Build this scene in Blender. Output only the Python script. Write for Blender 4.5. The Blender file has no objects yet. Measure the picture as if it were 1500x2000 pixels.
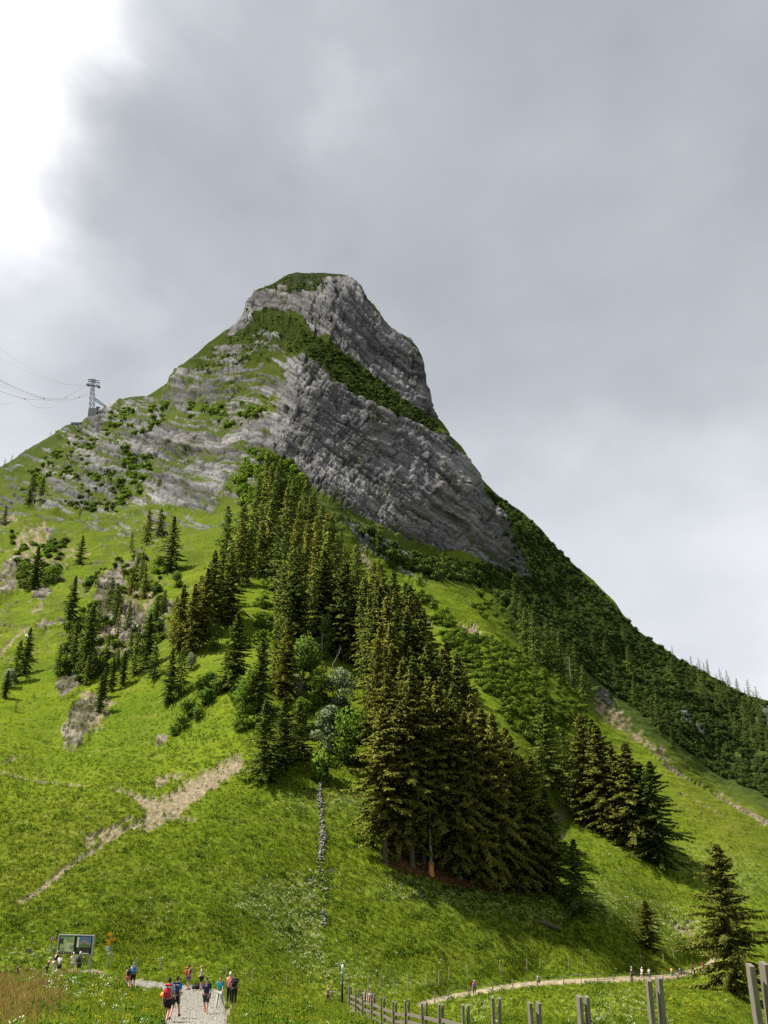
import bpy, bmesh, math, random
import numpy as np
from mathutils import Vector, Matrix

# ------------------------------------------------------------------ scene, camera, sky, sun, exposure
SC = bpy.context.scene
COL = SC.collection
PITCH = math.radians(18.0)
FOC = 1510.0                                    # focal length in pixels of a 1500 x 2000 frame
cam_d = bpy.data.cameras.new('camera')
cam = bpy.data.objects.new('camera', cam_d)
COL.objects.link(cam)
cam_d.sensor_fit = 'VERTICAL'
cam_d.sensor_height = 24.0
cam_d.lens = 24.0 * FOC / 2000.0
cam_d.clip_start = 0.1
cam_d.clip_end = 20000.0
cam.location = (0, 0, 0)
cam.rotation_euler = (math.radians(90) + PITCH, 0, 0)
SC.camera = cam

SUN_AZ = math.radians(-88.0)                    # measured from straight ahead, negative is to the left
SUN_EL = math.radians(58.0)
sun_dir = Vector((math.sin(SUN_AZ) * math.cos(SUN_EL), math.cos(SUN_AZ) * math.cos(SUN_EL), math.sin(SUN_EL)))
sd = bpy.data.lights.new('sun', 'SUN')
sd.energy = 5.0
sd.angle = math.radians(1.2)
sd.color = (1.0, 0.95, 0.86)
so = bpy.data.objects.new('sun', sd)
COL.objects.link(so)
so.rotation_euler = (-sun_dir).to_track_quat('-Z', 'Y').to_euler()

def build_world():
    w = bpy.data.worlds.new('World')
    SC.world = w
    w.use_nodes = True
    nt = w.node_tree
    nt.nodes.clear()
    N, L = nt.nodes.new, nt.links.new
    out = N('ShaderNodeOutputWorld')
    bg = N('ShaderNodeBackground')
    L(bg.outputs[0], out.inputs[0])
    sky = N('ShaderNodeTexSky')
    sky.sky_type = 'NISHITA'
    sky.sun_disc = False
    sky.sun_elevation = SUN_EL
    sky.sun_rotation = SUN_AZ
    skm = N('ShaderNodeVectorMath'); skm.operation = 'SCALE'; skm.inputs['Scale'].default_value = 0.07
    L(sky.outputs[0], skm.inputs[0])
    tc = N('ShaderNodeTexCoord')
    def noise(scale, detail, rough, off, dist=0.0):
        m = N('ShaderNodeMapping')
        m.inputs['Location'].default_value = off
        m.inputs['Scale'].default_value = (1.0, 1.0, 1.35)
        L(tc.outputs['Generated'], m.inputs[0])
        n = N('ShaderNodeTexNoise')
        n.inputs['Scale'].default_value = scale
        n.inputs['Detail'].default_value = detail
        n.inputs['Roughness'].default_value = rough
        n.inputs['Distortion'].default_value = dist
        L(m.outputs[0], n.inputs['Vector'])
        return n.outputs[0]
    def math_(op, a, b=None):
        n = N('ShaderNodeMath'); n.operation = op
        for i, x in enumerate((a, b)):
            if x is None: continue
            if hasattr(x, 'is_linked'): L(x, n.inputs[i])
            else: n.inputs[i].default_value = x
        return n.outputs[0]
    big = noise(2.1, 5, 0.48, (3.1, 0.2, 1.3), 0.25)
    mid = noise(5.2, 6, 0.52, (7.7, 4.2, 0.3), 0.2)
    # how near a direction lies to the sun behind the cloud
    vs = N('ShaderNodeVectorMath'); vs.operation = 'DOT_PRODUCT'
    vs.inputs[1].default_value = sun_dir
    nrm = N('ShaderNodeVectorMath'); nrm.operation = 'NORMALIZE'
    L(tc.outputs['Generated'], nrm.inputs[0])
    L(nrm.outputs[0], vs.inputs[0])
    sep = N('ShaderNodeSeparateXYZ'); L(nrm.outputs[0], sep.inputs[0])
    near = vs.outputs['Value']
    warp = math_('ADD', near, math_('MULTIPLY', math_('SUBTRACT', big, 0.5), 0.20))
    warp = math_('ADD', warp, math_('MULTIPLY', math_('SUBTRACT', mid, 0.5), 0.13))
    # the torn, thin place in the cloud on the sun's side
    gap = N('ShaderNodeVectorMath'); gap.operation = 'DOT_PRODUCT'
    gap.inputs[1].default_value = Vector((-0.655, 0.759, 0.895)).normalized()
    L(nrm.outputs[0], gap.inputs[0])
    gw = math_('ADD', gap.outputs['Value'], math_('MULTIPLY', math_('SUBTRACT', big, 0.5), 0.030))
    gw = math_('ADD', gw, math_('MULTIPLY', math_('SUBTRACT', mid, 0.5), 0.036))
    thin = N('ShaderNodeMapRange'); thin.interpolation_type = 'SMOOTHERSTEP'
    thin.inputs['From Min'].default_value = 0.963
    thin.inputs['From Max'].default_value = 1.016
    L(gw, thin.inputs['Value'])
    # thick cloud: grey overhead, paler towards the horizon
    low = N('ShaderNodeMapRange'); low.interpolation_type = 'SMOOTHSTEP'
    low.inputs['From Min'].default_value = 0.10
    low.inputs['From Max'].default_value = 0.78
    low.inputs['To Min'].default_value = 1.0
    low.inputs['To Max'].default_value = 0.0
    L(sep.outputs['Z'], low.inputs['Value'])
    halo = N('ShaderNodeMapRange'); halo.interpolation_type = 'SMOOTHSTEP'
    halo.inputs['From Min'].default_value = 0.54
    halo.inputs['From Max'].default_value = 0.89
    L(warp, halo.inputs['Value'])
    d = math_('ADD', math_('MULTIPLY', low.outputs[0], 0.74), math_('MULTIPLY', math_('SUBTRACT', big, 0.5), 1.15))
    d = math_('ADD', d, math_('MULTIPLY', math_('SUBTRACT', mid, 0.5), 0.46))
    d = math_('ADD', d, math_('MULTIPLY', halo.outputs[0], 0.42))
    d = math_('ADD', d, 0.20)
    ramp = N('ShaderNodeValToRGB')
    e = ramp.color_ramp.elements
    e[0].position = 0.0; e[0].color = (0.280, 0.302, 0.330, 1)
    e[1].position = 1.0; e[1].color = (0.68, 0.697, 0.735, 1)
    x = ramp.color_ramp.elements.new(0.5); x.color = (0.415, 0.436, 0.468, 1)
    L(d, ramp.inputs[0])
    bright = N('ShaderNodeMix'); bright.data_type = 'RGBA'
    L(thin.outputs[0], bright.inputs[0])
    L(ramp.outputs[0], bright.inputs[6])
    bright.inputs[7].default_value = (1.6, 1.58, 1.55, 1)
    mix = N('ShaderNodeMix'); mix.data_type = 'RGBA'
    mix.inputs[0].default_value = 0.94              # a little blue sky through the cloud
    L(skm.outputs[0], mix.inputs[6])
    L(bright.outputs[2], mix.inputs[7])
    L(mix.outputs[2], bg.inputs[0])
    bg.inputs[1].default_value = 0.80
    w.cycles.sampling_method = 'MANUAL'
    w.cycles.sample_map_resolution = 256
build_world()
SC.view_settings.view_transform = 'Standard'
SC.view_settings.look = 'None'
SC.view_settings.exposure = 0.75
SC.view_settings.gamma = 1.0
SC.view_settings.use_curve_mapping = False
try:
    SC.cycles.max_bounces = 5
    SC.cycles.diffuse_bounces = 3
    SC.cycles.glossy_bounces = 1
    SC.cycles.transmission_bounces = 2
    SC.cycles.transparent_max_bounces = 4
    SC.cycles.use_denoising = False
except Exception:
    pass

# ------------------------------------------------------------------ small helpers
RNG = np.random.default_rng(7)
random.seed(7)
_perm = np.random.default_rng(11).permutation(512).astype(np.int32)
_perm = np.concatenate([_perm, _perm, _perm])
_g2 = np.stack([np.cos(np.arange(512) * 2.399963), np.sin(np.arange(512) * 2.399963)], 1).astype(np.float32)
_gx, _gy = np.ascontiguousarray(_g2[:, 0]), np.ascontiguousarray(_g2[:, 1])

def perlin(x, y):
    x = np.asarray(x, np.float32); y = np.asarray(y, np.float32)
    xi = np.floor(x).astype(np.int32); yi = np.floor(y).astype(np.int32)
    xf = x - xi; yf = y - yi
    xi &= 511; yi &= 511
    u = xf * xf * xf * (xf * (xf * 6 - 15) + 10)
    v = yf * yf * yf * (yf * (yf * 6 - 15) + 10)
    def g(ix, iy, dx, dy):
        h = np.take(_perm, np.take(_perm, ix & 511) + (iy & 511))
        return np.take(_gx, h) * dx + np.take(_gy, h) * dy
    a = g(xi, yi, xf, yf); b = g(xi + 1, yi, xf - 1, yf)
    c = g(xi, yi + 1, xf, yf - 1); d = g(xi + 1, yi + 1, xf - 1, yf - 1)
    return (a + u * (b - a)) * (1 - v) + (c + u * (d - c)) * v

from concurrent.futures import ThreadPoolExecutor
_pool = ThreadPoolExecutor(4)
def _fbm(x, y, oct, rough, lac, ridged):
    s = 0.0; a = 1.0; t = 0.0
    for o in range(oct):
        n = perlin(x + np.float32(17.3 * o), y - np.float32(9.1 * o))
        if ridged: n = 0.5 - np.abs(n) * 1.6
        s = s + np.float32(a) * n; t += a
        a *= rough; x = x * np.float32(lac); y = y * np.float32(lac)
    return s / np.float32(t)
def fbm(x, y, oct=4, rough=0.5, lac=2.03, ridged=False):
    x = np.asarray(x, np.float32); y = np.asarray(y, np.float32)
    if x.ndim == 2 and x.size > 50000:
        k = np.linspace(0, len(x), 17).astype(int)
        return np.concatenate(list(_pool.map(lambda i: _fbm(x[k[i]:k[i + 1]], y[k[i]:k[i + 1]], oct, rough, lac, ridged), range(16))))
    return _fbm(x, y, oct, rough, lac, ridged)

def sstep(a, b, x):
    t = np.clip((x - a) / (b - a), 0, 1)
    return t * t * (3 - 2 * t)

def ray(u, v):
    cx = (np.asarray(u, float) - 750.0) / FOC
    cy = (1000.0 - np.asarray(v, float)) / FOC
    c, s = math.cos(PITCH), math.sin(PITCH)
    return cx, c - cy * s, s + cy * c        # x, y, z per unit depth

def project(p):
    c, s = math.cos(PITCH), math.sin(PITCH)
    d = p[1] * c + p[2] * s
    return 750 + FOC * p[0] / d, 1000 - FOC * (p[2] * c - p[1] * s) / d, d

def tps_fit(pts):
    pts = np.array(pts, float)
    X = pts[:, :2] / 500.0; y = np.log(pts[:, 2])
    n = len(X)
    r = np.sqrt(((X[:, None] - X[None]) ** 2).sum(-1))
    K = r * r * np.log(r + 1e-9) + np.eye(n) * 0.0006
    P = np.concatenate([np.ones((n, 1)), X], 1)
    A = np.zeros((n + 3, n + 3)); A[:n, :n] = K; A[:n, n:] = P; A[n:, :n] = P.T
    return X, np.linalg.solve(A, np.concatenate([y, np.zeros(3)]))

def tps_eval(fit, u, v):
    X, w = fit
    sh = np.shape(u)
    q = np.stack([np.ravel(u), np.ravel(v)], 1) / 500.0
    out = w[-3] + q @ w[-2:]
    for i in range(len(X)):
        d2 = (q[:, 0] - X[i, 0]) ** 2 + (q[:, 1] - X[i, 1]) ** 2
        out += w[i] * 0.5 * d2 * np.log(d2 + 1e-9)
    return np.exp(out).reshape(sh)

def new_obj(name, me, mat=None, parent=None):
    o = bpy.data.objects.new(name, me)
    COL.objects.link(o)
    if mat is not None and me is not None and not me.materials:
        me.materials.append(mat)
    if parent is not None: o.parent = parent
    return o

def tag(o, label=None, cat=None, group=None, kind=None):
    if label: o['label'] = label
    if cat: o['category'] = cat
    if group: o['group'] = group
    if kind: o['kind'] = kind
    return o

def empty(name, loc=(0, 0, 0), rz=0.0):
    o = bpy.data.objects.new(name, None)
    COL.objects.link(o)
    o.location = loc
    o.rotation_euler = (0, 0, rz)
    o.empty_display_size = 0.2
    return o

def np_mesh(name, verts, faces, smooth=False):
    """verts (n,3); faces (m,3|4) int array or list of such arrays."""
    me = bpy.data.meshes.new(name)
    fl = faces if isinstance(faces, list) else [faces]
    verts = np.asarray(verts, np.float32)
    me.vertices.add(len(verts)); me.vertices.foreach_set('co', verts.ravel())
    loops = np.concatenate([np.asarray(f, np.int32).ravel() for f in fl if len(f)])
    tot = np.concatenate([np.full(len(f), np.shape(f)[1], np.int32) for f in fl if len(f)])
    start = np.concatenate([[0], np.cumsum(tot)[:-1]]).astype(np.int32)
    me.loops.add(len(loops)); me.loops.foreach_set('vertex_index', loops)
    me.polygons.add(len(tot)); me.polygons.foreach_set('loop_start', start); me.polygons.foreach_set('loop_total', tot)
    if smooth: me.polygons.foreach_set('use_smooth', np.ones(len(tot), bool))
    me.update(calc_edges=True)
    return me

def attr_float(me, name, data):
    a = me.attributes.new(name, 'FLOAT', 'POINT')
    a.data.foreach_set('value', np.asarray(data, np.float32).ravel())

def attr_vec(me, name, data):
    a = me.attributes.new(name, 'FLOAT_VECTOR', 'POINT')
    a.data.foreach_set('vector', np.asarray(data, np.float32).ravel())

class MB:
    """collects verts and faces of simple solids, then links ONE mesh object"""
    def __init__(s): s.v = []; s.f = []
    def add(s, vs, fs):
        b = len(s.v); s.v += [tuple(p) for p in vs]; s.f += [tuple(i + b for i in f) for f in fs]
    def box(s, c, size, rot=None):
        hx, hy, hz = size[0] / 2, size[1] / 2, size[2] / 2
        R = rot if rot is not None else Matrix.Identity(3)
        c = Vector(c)
        vs = [c + R @ Vector((x * hx, y * hy, z * hz)) for x in (-1, 1) for y in (-1, 1) for z in (-1, 1)]
        s.add(vs, [(0, 1, 3, 2), (4, 6, 7, 5), (0, 4, 5, 1), (2, 3, 7, 6), (0, 2, 6, 4), (1, 5, 7, 3)])
    def bar(s, a, b, w, h=None, up=(0, 0, 1)):
        """square bar from a to b"""
        a, b = Vector(a), Vector(b); h = h or w
        d = (b - a); L = d.length; d.normalize()
        x = d.cross(Vector(up))
        if x.length < 1e-4: x = d.cross(Vector((0, 1, 0)))
        x.normalize(); y = x.cross(d).normalized()
        R = Matrix((x, d, y)).transposed()
        s.box((a + b) / 2, (w, L, h), R)
    def tube(s, pts, rad, n=6, cap=True):
        pts = [Vector(p) for p in pts]
        rs = rad if hasattr(rad, '__len__') else [rad] * len(pts)
        rings = []
        for i, p in enumerate(pts):
            d = (pts[min(i + 1, len(pts) - 1)] - pts[max(i - 1, 0)]).normalized()
            x = d.cross(Vector((0.13, 0.97, 0.2))).normalized(); y = d.cross(x)
            rings.append([p + (x * math.cos(6.28318 * k / n) + y * math.sin(6.28318 * k / n)) * rs[i] for k in range(n)])
        vs = [q for r in rings for q in r]
        fs = [(i * n + k, i * n + (k + 1) % n, (i + 1) * n + (k + 1) % n, (i + 1) * n + k) for i in range(len(pts) - 1) for k in range(n)]
        if cap:
            fs.append(tuple(range(n - 1, -1, -1))); fs.append(tuple((len(pts) - 1) * n + k for k in range(n)))
        s.add(vs, fs)
    def mesh(s, name, smooth=False):
        me = bpy.data.meshes.new(name)
        me.from_pydata([tuple(p) for p in s.v], [], s.f)
        if smooth: me.polygons.foreach_set('use_smooth', np.ones(len(me.polygons), bool))
        me.update()
        return me
    def build(s, name, mat, parent=None, smooth=False):
        return new_obj(name, s.mesh(name, smooth), mat, parent)

# ------------------------------------------------------------------ plain materials
def mat_plain(name, col, rough=0.7, var=0.12, scale=6.0, metal=0.0, bump=0.0, spec=0.3):
    m = bpy.data.materials.new(name); m.use_nodes = True
    nt = m.node_tree; N, L = nt.nodes.new, nt.links.new
    p = nt.nodes['Principled BSDF']
    p.inputs['Roughness'].default_value = rough
    p.inputs['Metallic'].default_value = metal
    p.inputs['Specular IOR Level'].default_value = spec
    tc = N('ShaderNodeTexCoord'); n = N('ShaderNodeTexNoise')
    n.inputs['Scale'].default_value = scale; n.inputs['Detail'].default_value = 5
    L(tc.outputs['Object'], n.inputs['Vector'])
    mx = N('ShaderNodeMix'); mx.data_type = 'RGBA'
    mx.inputs[6].default_value = tuple(c * (1 - var) for c in col[:3]) + (1,)
    mx.inputs[7].default_value = tuple(min(1, c * (1 + var)) for c in col[:3]) + (1,)
    L(n.outputs[0], mx.inputs[0]); L(mx.outputs[2], p.inputs['Base Color'])
    if bump:
        b = N('ShaderNodeBump'); b.inputs['Strength'].default_value = bump; b.inputs['Distance'].default_value = 0.02
        L(n.outputs[0], b.inputs['Height']); L(b.outputs[0], p.inputs['Normal'])
    return m
# ------------------------------------------------------------------ the mountain: control data read off the photograph
SKY = [(-260,1060),(-120,985),(-60,948),(0,912),(23,898),(47,881),(77,863),(110,845),(137,830),(157,826),(167,818),(180,808),(203,796),(233,781),(260,775),(287,773),(307,760),(327,748),(333,737),
 (347,718),(367,705),(383,693),(400,676),(430,654),(453,639),(462,631),(474,610),(480,600),(485,583),(500,568),(513,561),(530,554),(543,546),(563,536),(580,532),(600,534),
 (633,534),(667,536),(687,542),(703,557),(713,573),(722,589),(730,594),(738,608),(748,621),(763,637),(780,652),(800,661),(815,677),(825,697),(829,715),(831,733),(834,762),(838,780),(848,802),
 (863,824),(880,850),(900,871),(930,915),(945,940),(960,955),(985,977),(1024,1002),(1060,1038),(1092,1074),(1124,1104),(1160,1134),(1196,1170),(1216,1198),(1244,1230),(1280,1254),
 (1304,1270),(1332,1290),(1360,1308),(1392,1323),(1420,1338),(1460,1356),(1500,1368),(1580,1395),(1760,1450)]
FAR = [ # u, v, forward distance in metres
 (580,532,612),(530,553,612),(640,536,600),(690,545,585),(487,580,602),(600,580,522),(660,560,530),(700,600,522),(760,652,523),(822,700,528),(832,745,520),(540,592,552),(540,620,540),(500,610,585),
 (620,650,474),(700,690,487),(760,740,492),(834,800,506),(600,665,440),(700,722,452),(780,782,462),(845,832,482),
 (578,700,362),(575,740,344),(558,790,326),(545,850,309),(530,880,300),(600,700,368),(620,740,352),(680,745,376),(640,800,335),(760,800,394),(700,830,339),(830,850,415),(880,900,426),(930,940,490),
 (600,870,308),(700,900,324),(800,900,360),(850,1000,345),(900,950,392),(960,1000,430),(1000,1060,424),(1030,1130,400),(860,1085,328),(800,1060,304),(740,1020,290),(680,990,281),(620,950,285),(560,900,298),
 (560,650,470),(500,650,502),(462,640,560),(400,682,575),(340,738,580),(270,778,582),(205,798,560),(170,818,545),(100,850,560),(0,912,560),(-200,1020,540),
 (500,720,432),(450,720,456),(400,740,482),(400,800,432),(480,800,390),(520,790,364),(330,800,482),(280,850,452),(400,870,386),(330,880,412),(260,890,432),(470,880,330),(420,910,346),(330,950,372),
 (200,900,442),(130,920,432),(60,950,430),(0,965,420),(-200,1080,380),(400,960,316),(300,1000,322),(200,1000,342),(100,1020,342),(0,1060,318),(450,960,296),(500,900,302),
 (400,1050,262),(300,1080,262),(200,1100,262),(100,1120,255),(0,1150,250),(-200,1200,230),(400,1150,206),(300,1180,206),(270,1200,200),(180,1170,212),(0,1250,205),(240,1290,176),(200,1370,158),(150,1440,136),(300,1440,132),
 (300,1330,160),(400,1300,152),(450,1200,186),(500,1350,134),(480,1420,122),(0,1350,165),(100,1350,166),(-200,1350,165),
 (0,1500,107),(200,1500,110),(400,1500,112),(0,1600,90),(200,1600,91),(400,1600,95),(0,1700,78),(200,1700,79),(400,1700,84),(0,1800,69),(200,1800,70),(400,1800,74),(0,1880,64),(200,1880,65),(400,1880,69),
 (-200,1700,76),(-200,1880,62),(300,1905,64),(100,1906,61),(180,1906,61.5),(0,1908,60),(270,1932,58),(390,1932,58),(440,1967,46.5),(400,1982,41),(330,2000,35.5),(450,2000,36),(390,2060,24),(-200,1960,52),(0,1960,52),(150,1960,50),
 (0,2060,38),
 (600,1300,158),(600,1200,200),(600,1100,232),(560,1000,264),(600,1400,132),(600,1480,116),(600,1600,101),(600,1700,93),(600,1850,81.5),(600,1920,74.5),(640,1968,68),(560,1960,66),(520,2000,60),(600,2060,56),
 (700,1080,258),(760,1090,266),(850,1130,278),(700,1180,222),(720,1300,176),(740,1450,128),(760,1600,107),(760,1700,98),(760,1850,86.5),(760,1900,82.5),(760,1935,78),(720,1970,68),(720,2030,62),
 (880,1500,130),(880,1600,115),(880,1700,103.6),(880,1750,98.8),(880,1850,90.3),(880,1900,86.5),(880,1953,81),(840,1912,82.6),(840,1935,80.2),(900,1915,85),(900,1932,83.4),(928,1945,83),(940,1900,88.3),(830,1962,77),(820,1900,84.5),(820,1850,88.3),(880,1400,151),(880,1300,184),(800,1200,218),(800,1145,246),(900,1215,216),
 (1000,1350,178),(1000,1500,138),(1000,1600,122.6),(1000,1700,110.5),(1000,1800,99),(1053,1924,90),(1000,1930,88),(1000,1900,90.5),(1000,1870,93),(1090,1735,109.5),(1200,1790,110),(1300,1850,114),(1100,1870,96.3),(1100,1900,93.8),(1200,1916,96.5),(1200,1880,100.3),(1200,1850,103.4),(1260,1914,100),(1330,1909,106.5),(1375,1898,115),(1395,1885,119),(1300,1885,108),(1100,1800,102.8),(1100,1921,92),(1380,1850,121),(1400,1820,125),
 (1100,1345,210),(1000,1270,212),(1170,1425,198),(1290,1485,192),(1400,1560,180),(1500,1615,172),(1700,1700,160),(1080,1620,140),(1110,1560,158),(1200,1620,148),(1250,1720,132),(1300,1690,140),(1350,1800,127),(1450,1700,145),
 (1150,1700,124),(1280,1800,122),(1500,1800,130),(1460,1880,114),(1465,1945,95),(1500,1960,91),(1700,1900,98),(1200,1540,168),(1350,1600,162),
 (800,2000,52),(1000,2000,54),(1200,2000,56),(1400,2000,58),(1000,1960,71),(1200,1955,74),(1350,1945,78),(1420,1950,80),(1600,2000,60),(900,2060,42),(1200,2060,44),(1500,2060,46)]
GULLY = [ # the ground behind the right-hand grass spur
 (650,1030,272),(720,1090,264),(800,1140,262),(760,1060,285),(900,1195,250),(850,1130,278),(960,1150,338),(950,1200,272),(1000,1245,264),(1100,1315,292),(1170,1390,302),(1300,1468,304),(1400,1540,304),(1500,1590,292),
 (1500,1480,384),(1300,1360,400),(1150,1250,392),(1050,1180,382),(1030,1130,400),(1000,1060,424),(860,1085,328),(800,1060,304),(960,1000,442),(930,940,490),(985,980,500),(1024,1004,505),(1100,1085,505),(1200,1175,505),(1300,1270,495),(1400,1330,485),(1500,1370,475),(1700,1440,460),(1700,1620,330),
 (1450,1420,440),(1250,1300,440),(1100,1150,450),(880,900,426),(900,950,392),(850,1000,345)]
RIDGE = [(640,1500),(650,1045),(700,1092),(740,1128),(800,1152),(850,1185),(900,1212),(960,1237),(1010,1272),(1060,1302),(1100,1337),(1140,1387),(1170,1420),(1230,1452),(1290,1482),(1340,1518),(1400,1556),(1500,1612),(1760,1720)]
NEAR = [(-300,2000,23),(0,2000,25),(150,2000,29),(280,2000,34),(0,1960,32),(-300,1915,39),(0,1913,42),(120,1907,46),(200,1912,48),(250,1930,52),(280,1960,45),(0,2060,17),(200,2060,20),(-300,2060,15),(290,2060,23),
 (480,2000,36.5),(560,2000,37.5),(640,2000,38.5),(500,1955,50),(560,1948,53),(620,1952,52.5),(670,1962,50.5),(700,1980,44.5),(740,2000,39.5),(480,2060,23),(600,2060,23.5),(740,2060,24.5),(470,1965,47)]
NEARLINE = [(-400,1917),(0,1914),(60,1910),(120,1906.5),(180,1909),(215,1916),(245,1930),(270,1952),(292,1990),(310,2100),(430,2100),(452,2010),(468,1965),(500,1955),(560,1949),(620,1953),(668,1963),(700,1981),(740,2003),(800,2060),(860,2120),(1700,2200)]

def interp_line(line, u):
    a = np.array(line, float)
    return np.interp(u, a[:, 0], a[:, 1])

_fit_far, _fit_gul, _fit_near = tps_fit(FAR), tps_fit(GULLY), tps_fit(NEAR)
_lu, _lv = np.meshgrid(np.arange(-300, 1811, 6.0), np.arange(500, 2091, 6.0), indexing='ij')
_lut_far, _lut_gul, _lut_near = (np.log(tps_eval(f, _lu, _lv)) for f in (_fit_far, _fit_gul, _fit_near))
def lut(a, u, v):
    x = np.clip((u + 300) / 6.0, 0, a.shape[0] - 1.001); y = np.clip((v - 500) / 6.0, 0, a.shape[1] - 1.001)
    i, j = x.astype(int), y.astype(int); fx, fy = x - i, y - j
    return np.exp((a[i, j] * (1 - fx) + a[i + 1, j] * fx) * (1 - fy) + (a[i, j + 1] * (1 - fx) + a[i + 1, j + 1] * fx) * fy)
def depth_y(u, v):
    """forward distance of the ground seen at (u, v)"""
    uc = np.clip(u, -300, 1800)
    vv = np.minimum(v, 2075)
    y = lut(_lut_far, uc, vv)
    g = lut(_lut_gul, np.maximum(uc, 640), np.minimum(vv, 1660))
    d = interp_line(RIDGE, uc) - vv                         # >0 above the ridge
    w = sstep(-2, 5, d) * (uc > 640)
    # the far flank of the right side belongs to the gully sheet, the cliffs to the main one
    blend = sstep(640, 760, uc) * sstep(930, 1010, vv - 0.0 * uc) + sstep(960, 1010, uc)
    w = w * np.clip(blend, 0, 1)
    y = y * (1 - w) + g * w
    n = lut(_lut_near, uc, vv)
    d = vv - interp_line(NEARLINE, uc)
    w = sstep(-3, 4, d) * (vv > 1890)
    return y * (1 - w) + n * w

# ------------------------------------------------------------------ grid of the terrain sheet
_uc = np.concatenate([np.arange(-110, 440, 2.4), np.arange(440, 1050, 1.5), np.arange(1050, 1612, 2.4)])
_ul = -110 - np.cumsum(np.geomspace(3, 420, 26))[::-1]
_ur = _uc[-1] + np.cumsum(np.geomspace(3, 420, 26))
GU = np.concatenate([_ul, _uc, _ur])
NROW = 760
_s = np.concatenate([np.linspace(0, 0.66, 410, endpoint=False), np.linspace(0.66, 1, 350)])
vs_ = interp_line(SKY, np.clip(GU, -260, 1760))
# a little natural roughness of the skyline
vs_ = vs_ + 3.0 * fbm(GU / 23.0, GU * 0 + 3.3, 4, 0.6)
U = np.repeat(GU[:, None], NROW, 1)
_k = np.exp(-0.5 * (np.arange(-60, 61) / 22.0) ** 2); _k /= _k.sum()
vsm = np.convolve(np.pad(vs_, 60, mode='edge'), _k, mode='valid')      # rows follow a smoothed skyline and meet the true one at the top
V = 2082 + (vsm[:, None] - 2082) * _s[None] + (vs_ - vsm)[:, None] * (_s ** 14)[None]
Yd = depth_y(U, V)
rx, ry, rz = ray(U, V)
D0 = Yd / ry
P = np.stack([rx * D0, Yd, rz * D0], -1)

# ------------------------------------------------------------------ masks painted from outlines, sampled per vertex
MS = 3.0
MU0, MV0, MW, MH = -300.0, 480.0, int(2100 / MS), int(1640 / MS)
_mu, _mv = np.meshgrid(MU0 + (np.arange(MW) + .5) * MS, MV0 + (np.arange(MH) + .5) * MS, indexing='ij')

def blur(a, r):
    for _ in range(2):
        for ax in (0, 1):
            k = int(max(1, r))
            pad = [(0, 0), (0, 0)]; pad[ax] = (k, k)
            c = np.cumsum(np.pad(a, pad, mode='edge'), axis=ax)
            n = a.shape[ax]
            hi = np.take(c, np.arange(2 * k, n + 2 * k), axis=ax); lo = np.take(c, np.arange(0, n), axis=ax)
            a = (hi - lo) / (2 * k)
    return a

def poly_mask(polys, soft=2):
    m = np.zeros((MW, MH), np.float32)
    for pl in polys:
        val = 1.0
        if isinstance(pl, tuple): pl, val = pl
        a = np.array(pl, float)
        i0 = max(0, int((a[:, 0].min() - MU0) / MS) - 1); i1 = min(MW, int((a[:, 0].max() - MU0) / MS) + 2)
        j0 = max(0, int((a[:, 1].min() - MV0) / MS) - 1); j1 = min(MH, int((a[:, 1].max() - MV0) / MS) + 2)
        if i1 <= i0 or j1 <= j0: continue
        x, y = _mu[i0:i1, j0:j1], _mv[i0:i1, j0:j1]
        ins = np.zeros(x.shape, bool)
        for k in range(len(a)):
            x1, y1 = a[k]; x2, y2 = a[(k + 1) % len(a)]
            if y1 == y2: continue
            c = ((y1 > y) != (y2 > y)) & (x < (x2 - x1) * (y - y1) / (y2 - y1) + x1)
            ins ^= c
        m[i0:i1, j0:j1] = np.maximum(m[i0:i1, j0:j1], ins * val)
    return blur(m, soft) if soft else m

def line_mask(lines, soft=1):
    m = np.zeros((MW, MH), np.float32)
    for pts, w in lines:
        a = np.array(pts, float)
        for k in range(len(a) - 1):
            p, q = a[k], a[k + 1]
            i0 = max(0, int((min(p[0], q[0]) - w * 2 - MU0) / MS) - 1); i1 = min(MW, int((max(p[0], q[0]) + w * 2 - MU0) / MS) + 2)
            j0 = max(0, int((min(p[1], q[1]) - w * 2 - MV0) / MS) - 1); j1 = min(MH, int((max(p[1], q[1]) + w * 2 - MV0) / MS) + 2)
            x, y = _mu[i0:i1, j0:j1], _mv[i0:i1, j0:j1]
            d = q - p; t = np.clip(((x - p[0]) * d[0] + (y - p[1]) * d[1]) / (d @ d), 0, 1)
            dd = np.hypot(x - p[0] - t * d[0], y - p[1] - t * d[1])
            m[i0:i1, j0:j1] = np.maximum(m[i0:i1, j0:j1], np.clip(1.5 - dd / w, 0, 1))
    return blur(m, soft) if soft else m

def sample(m, u, v):
    x = np.clip((u - MU0) / MS - .5, 0, MW - 1.001); y = np.clip((v - MV0) / MS - .5, 0, MH - 1.001)
    i, j = x.astype(int), y.astype(int); fx, fy = x - i, y - j
    return (m[i, j] * (1 - fx) + m[i + 1, j] * fx) * (1 - fy) + (m[i, j + 1] * (1 - fx) + m[i + 1, j + 1] * fx) * fy

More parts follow.
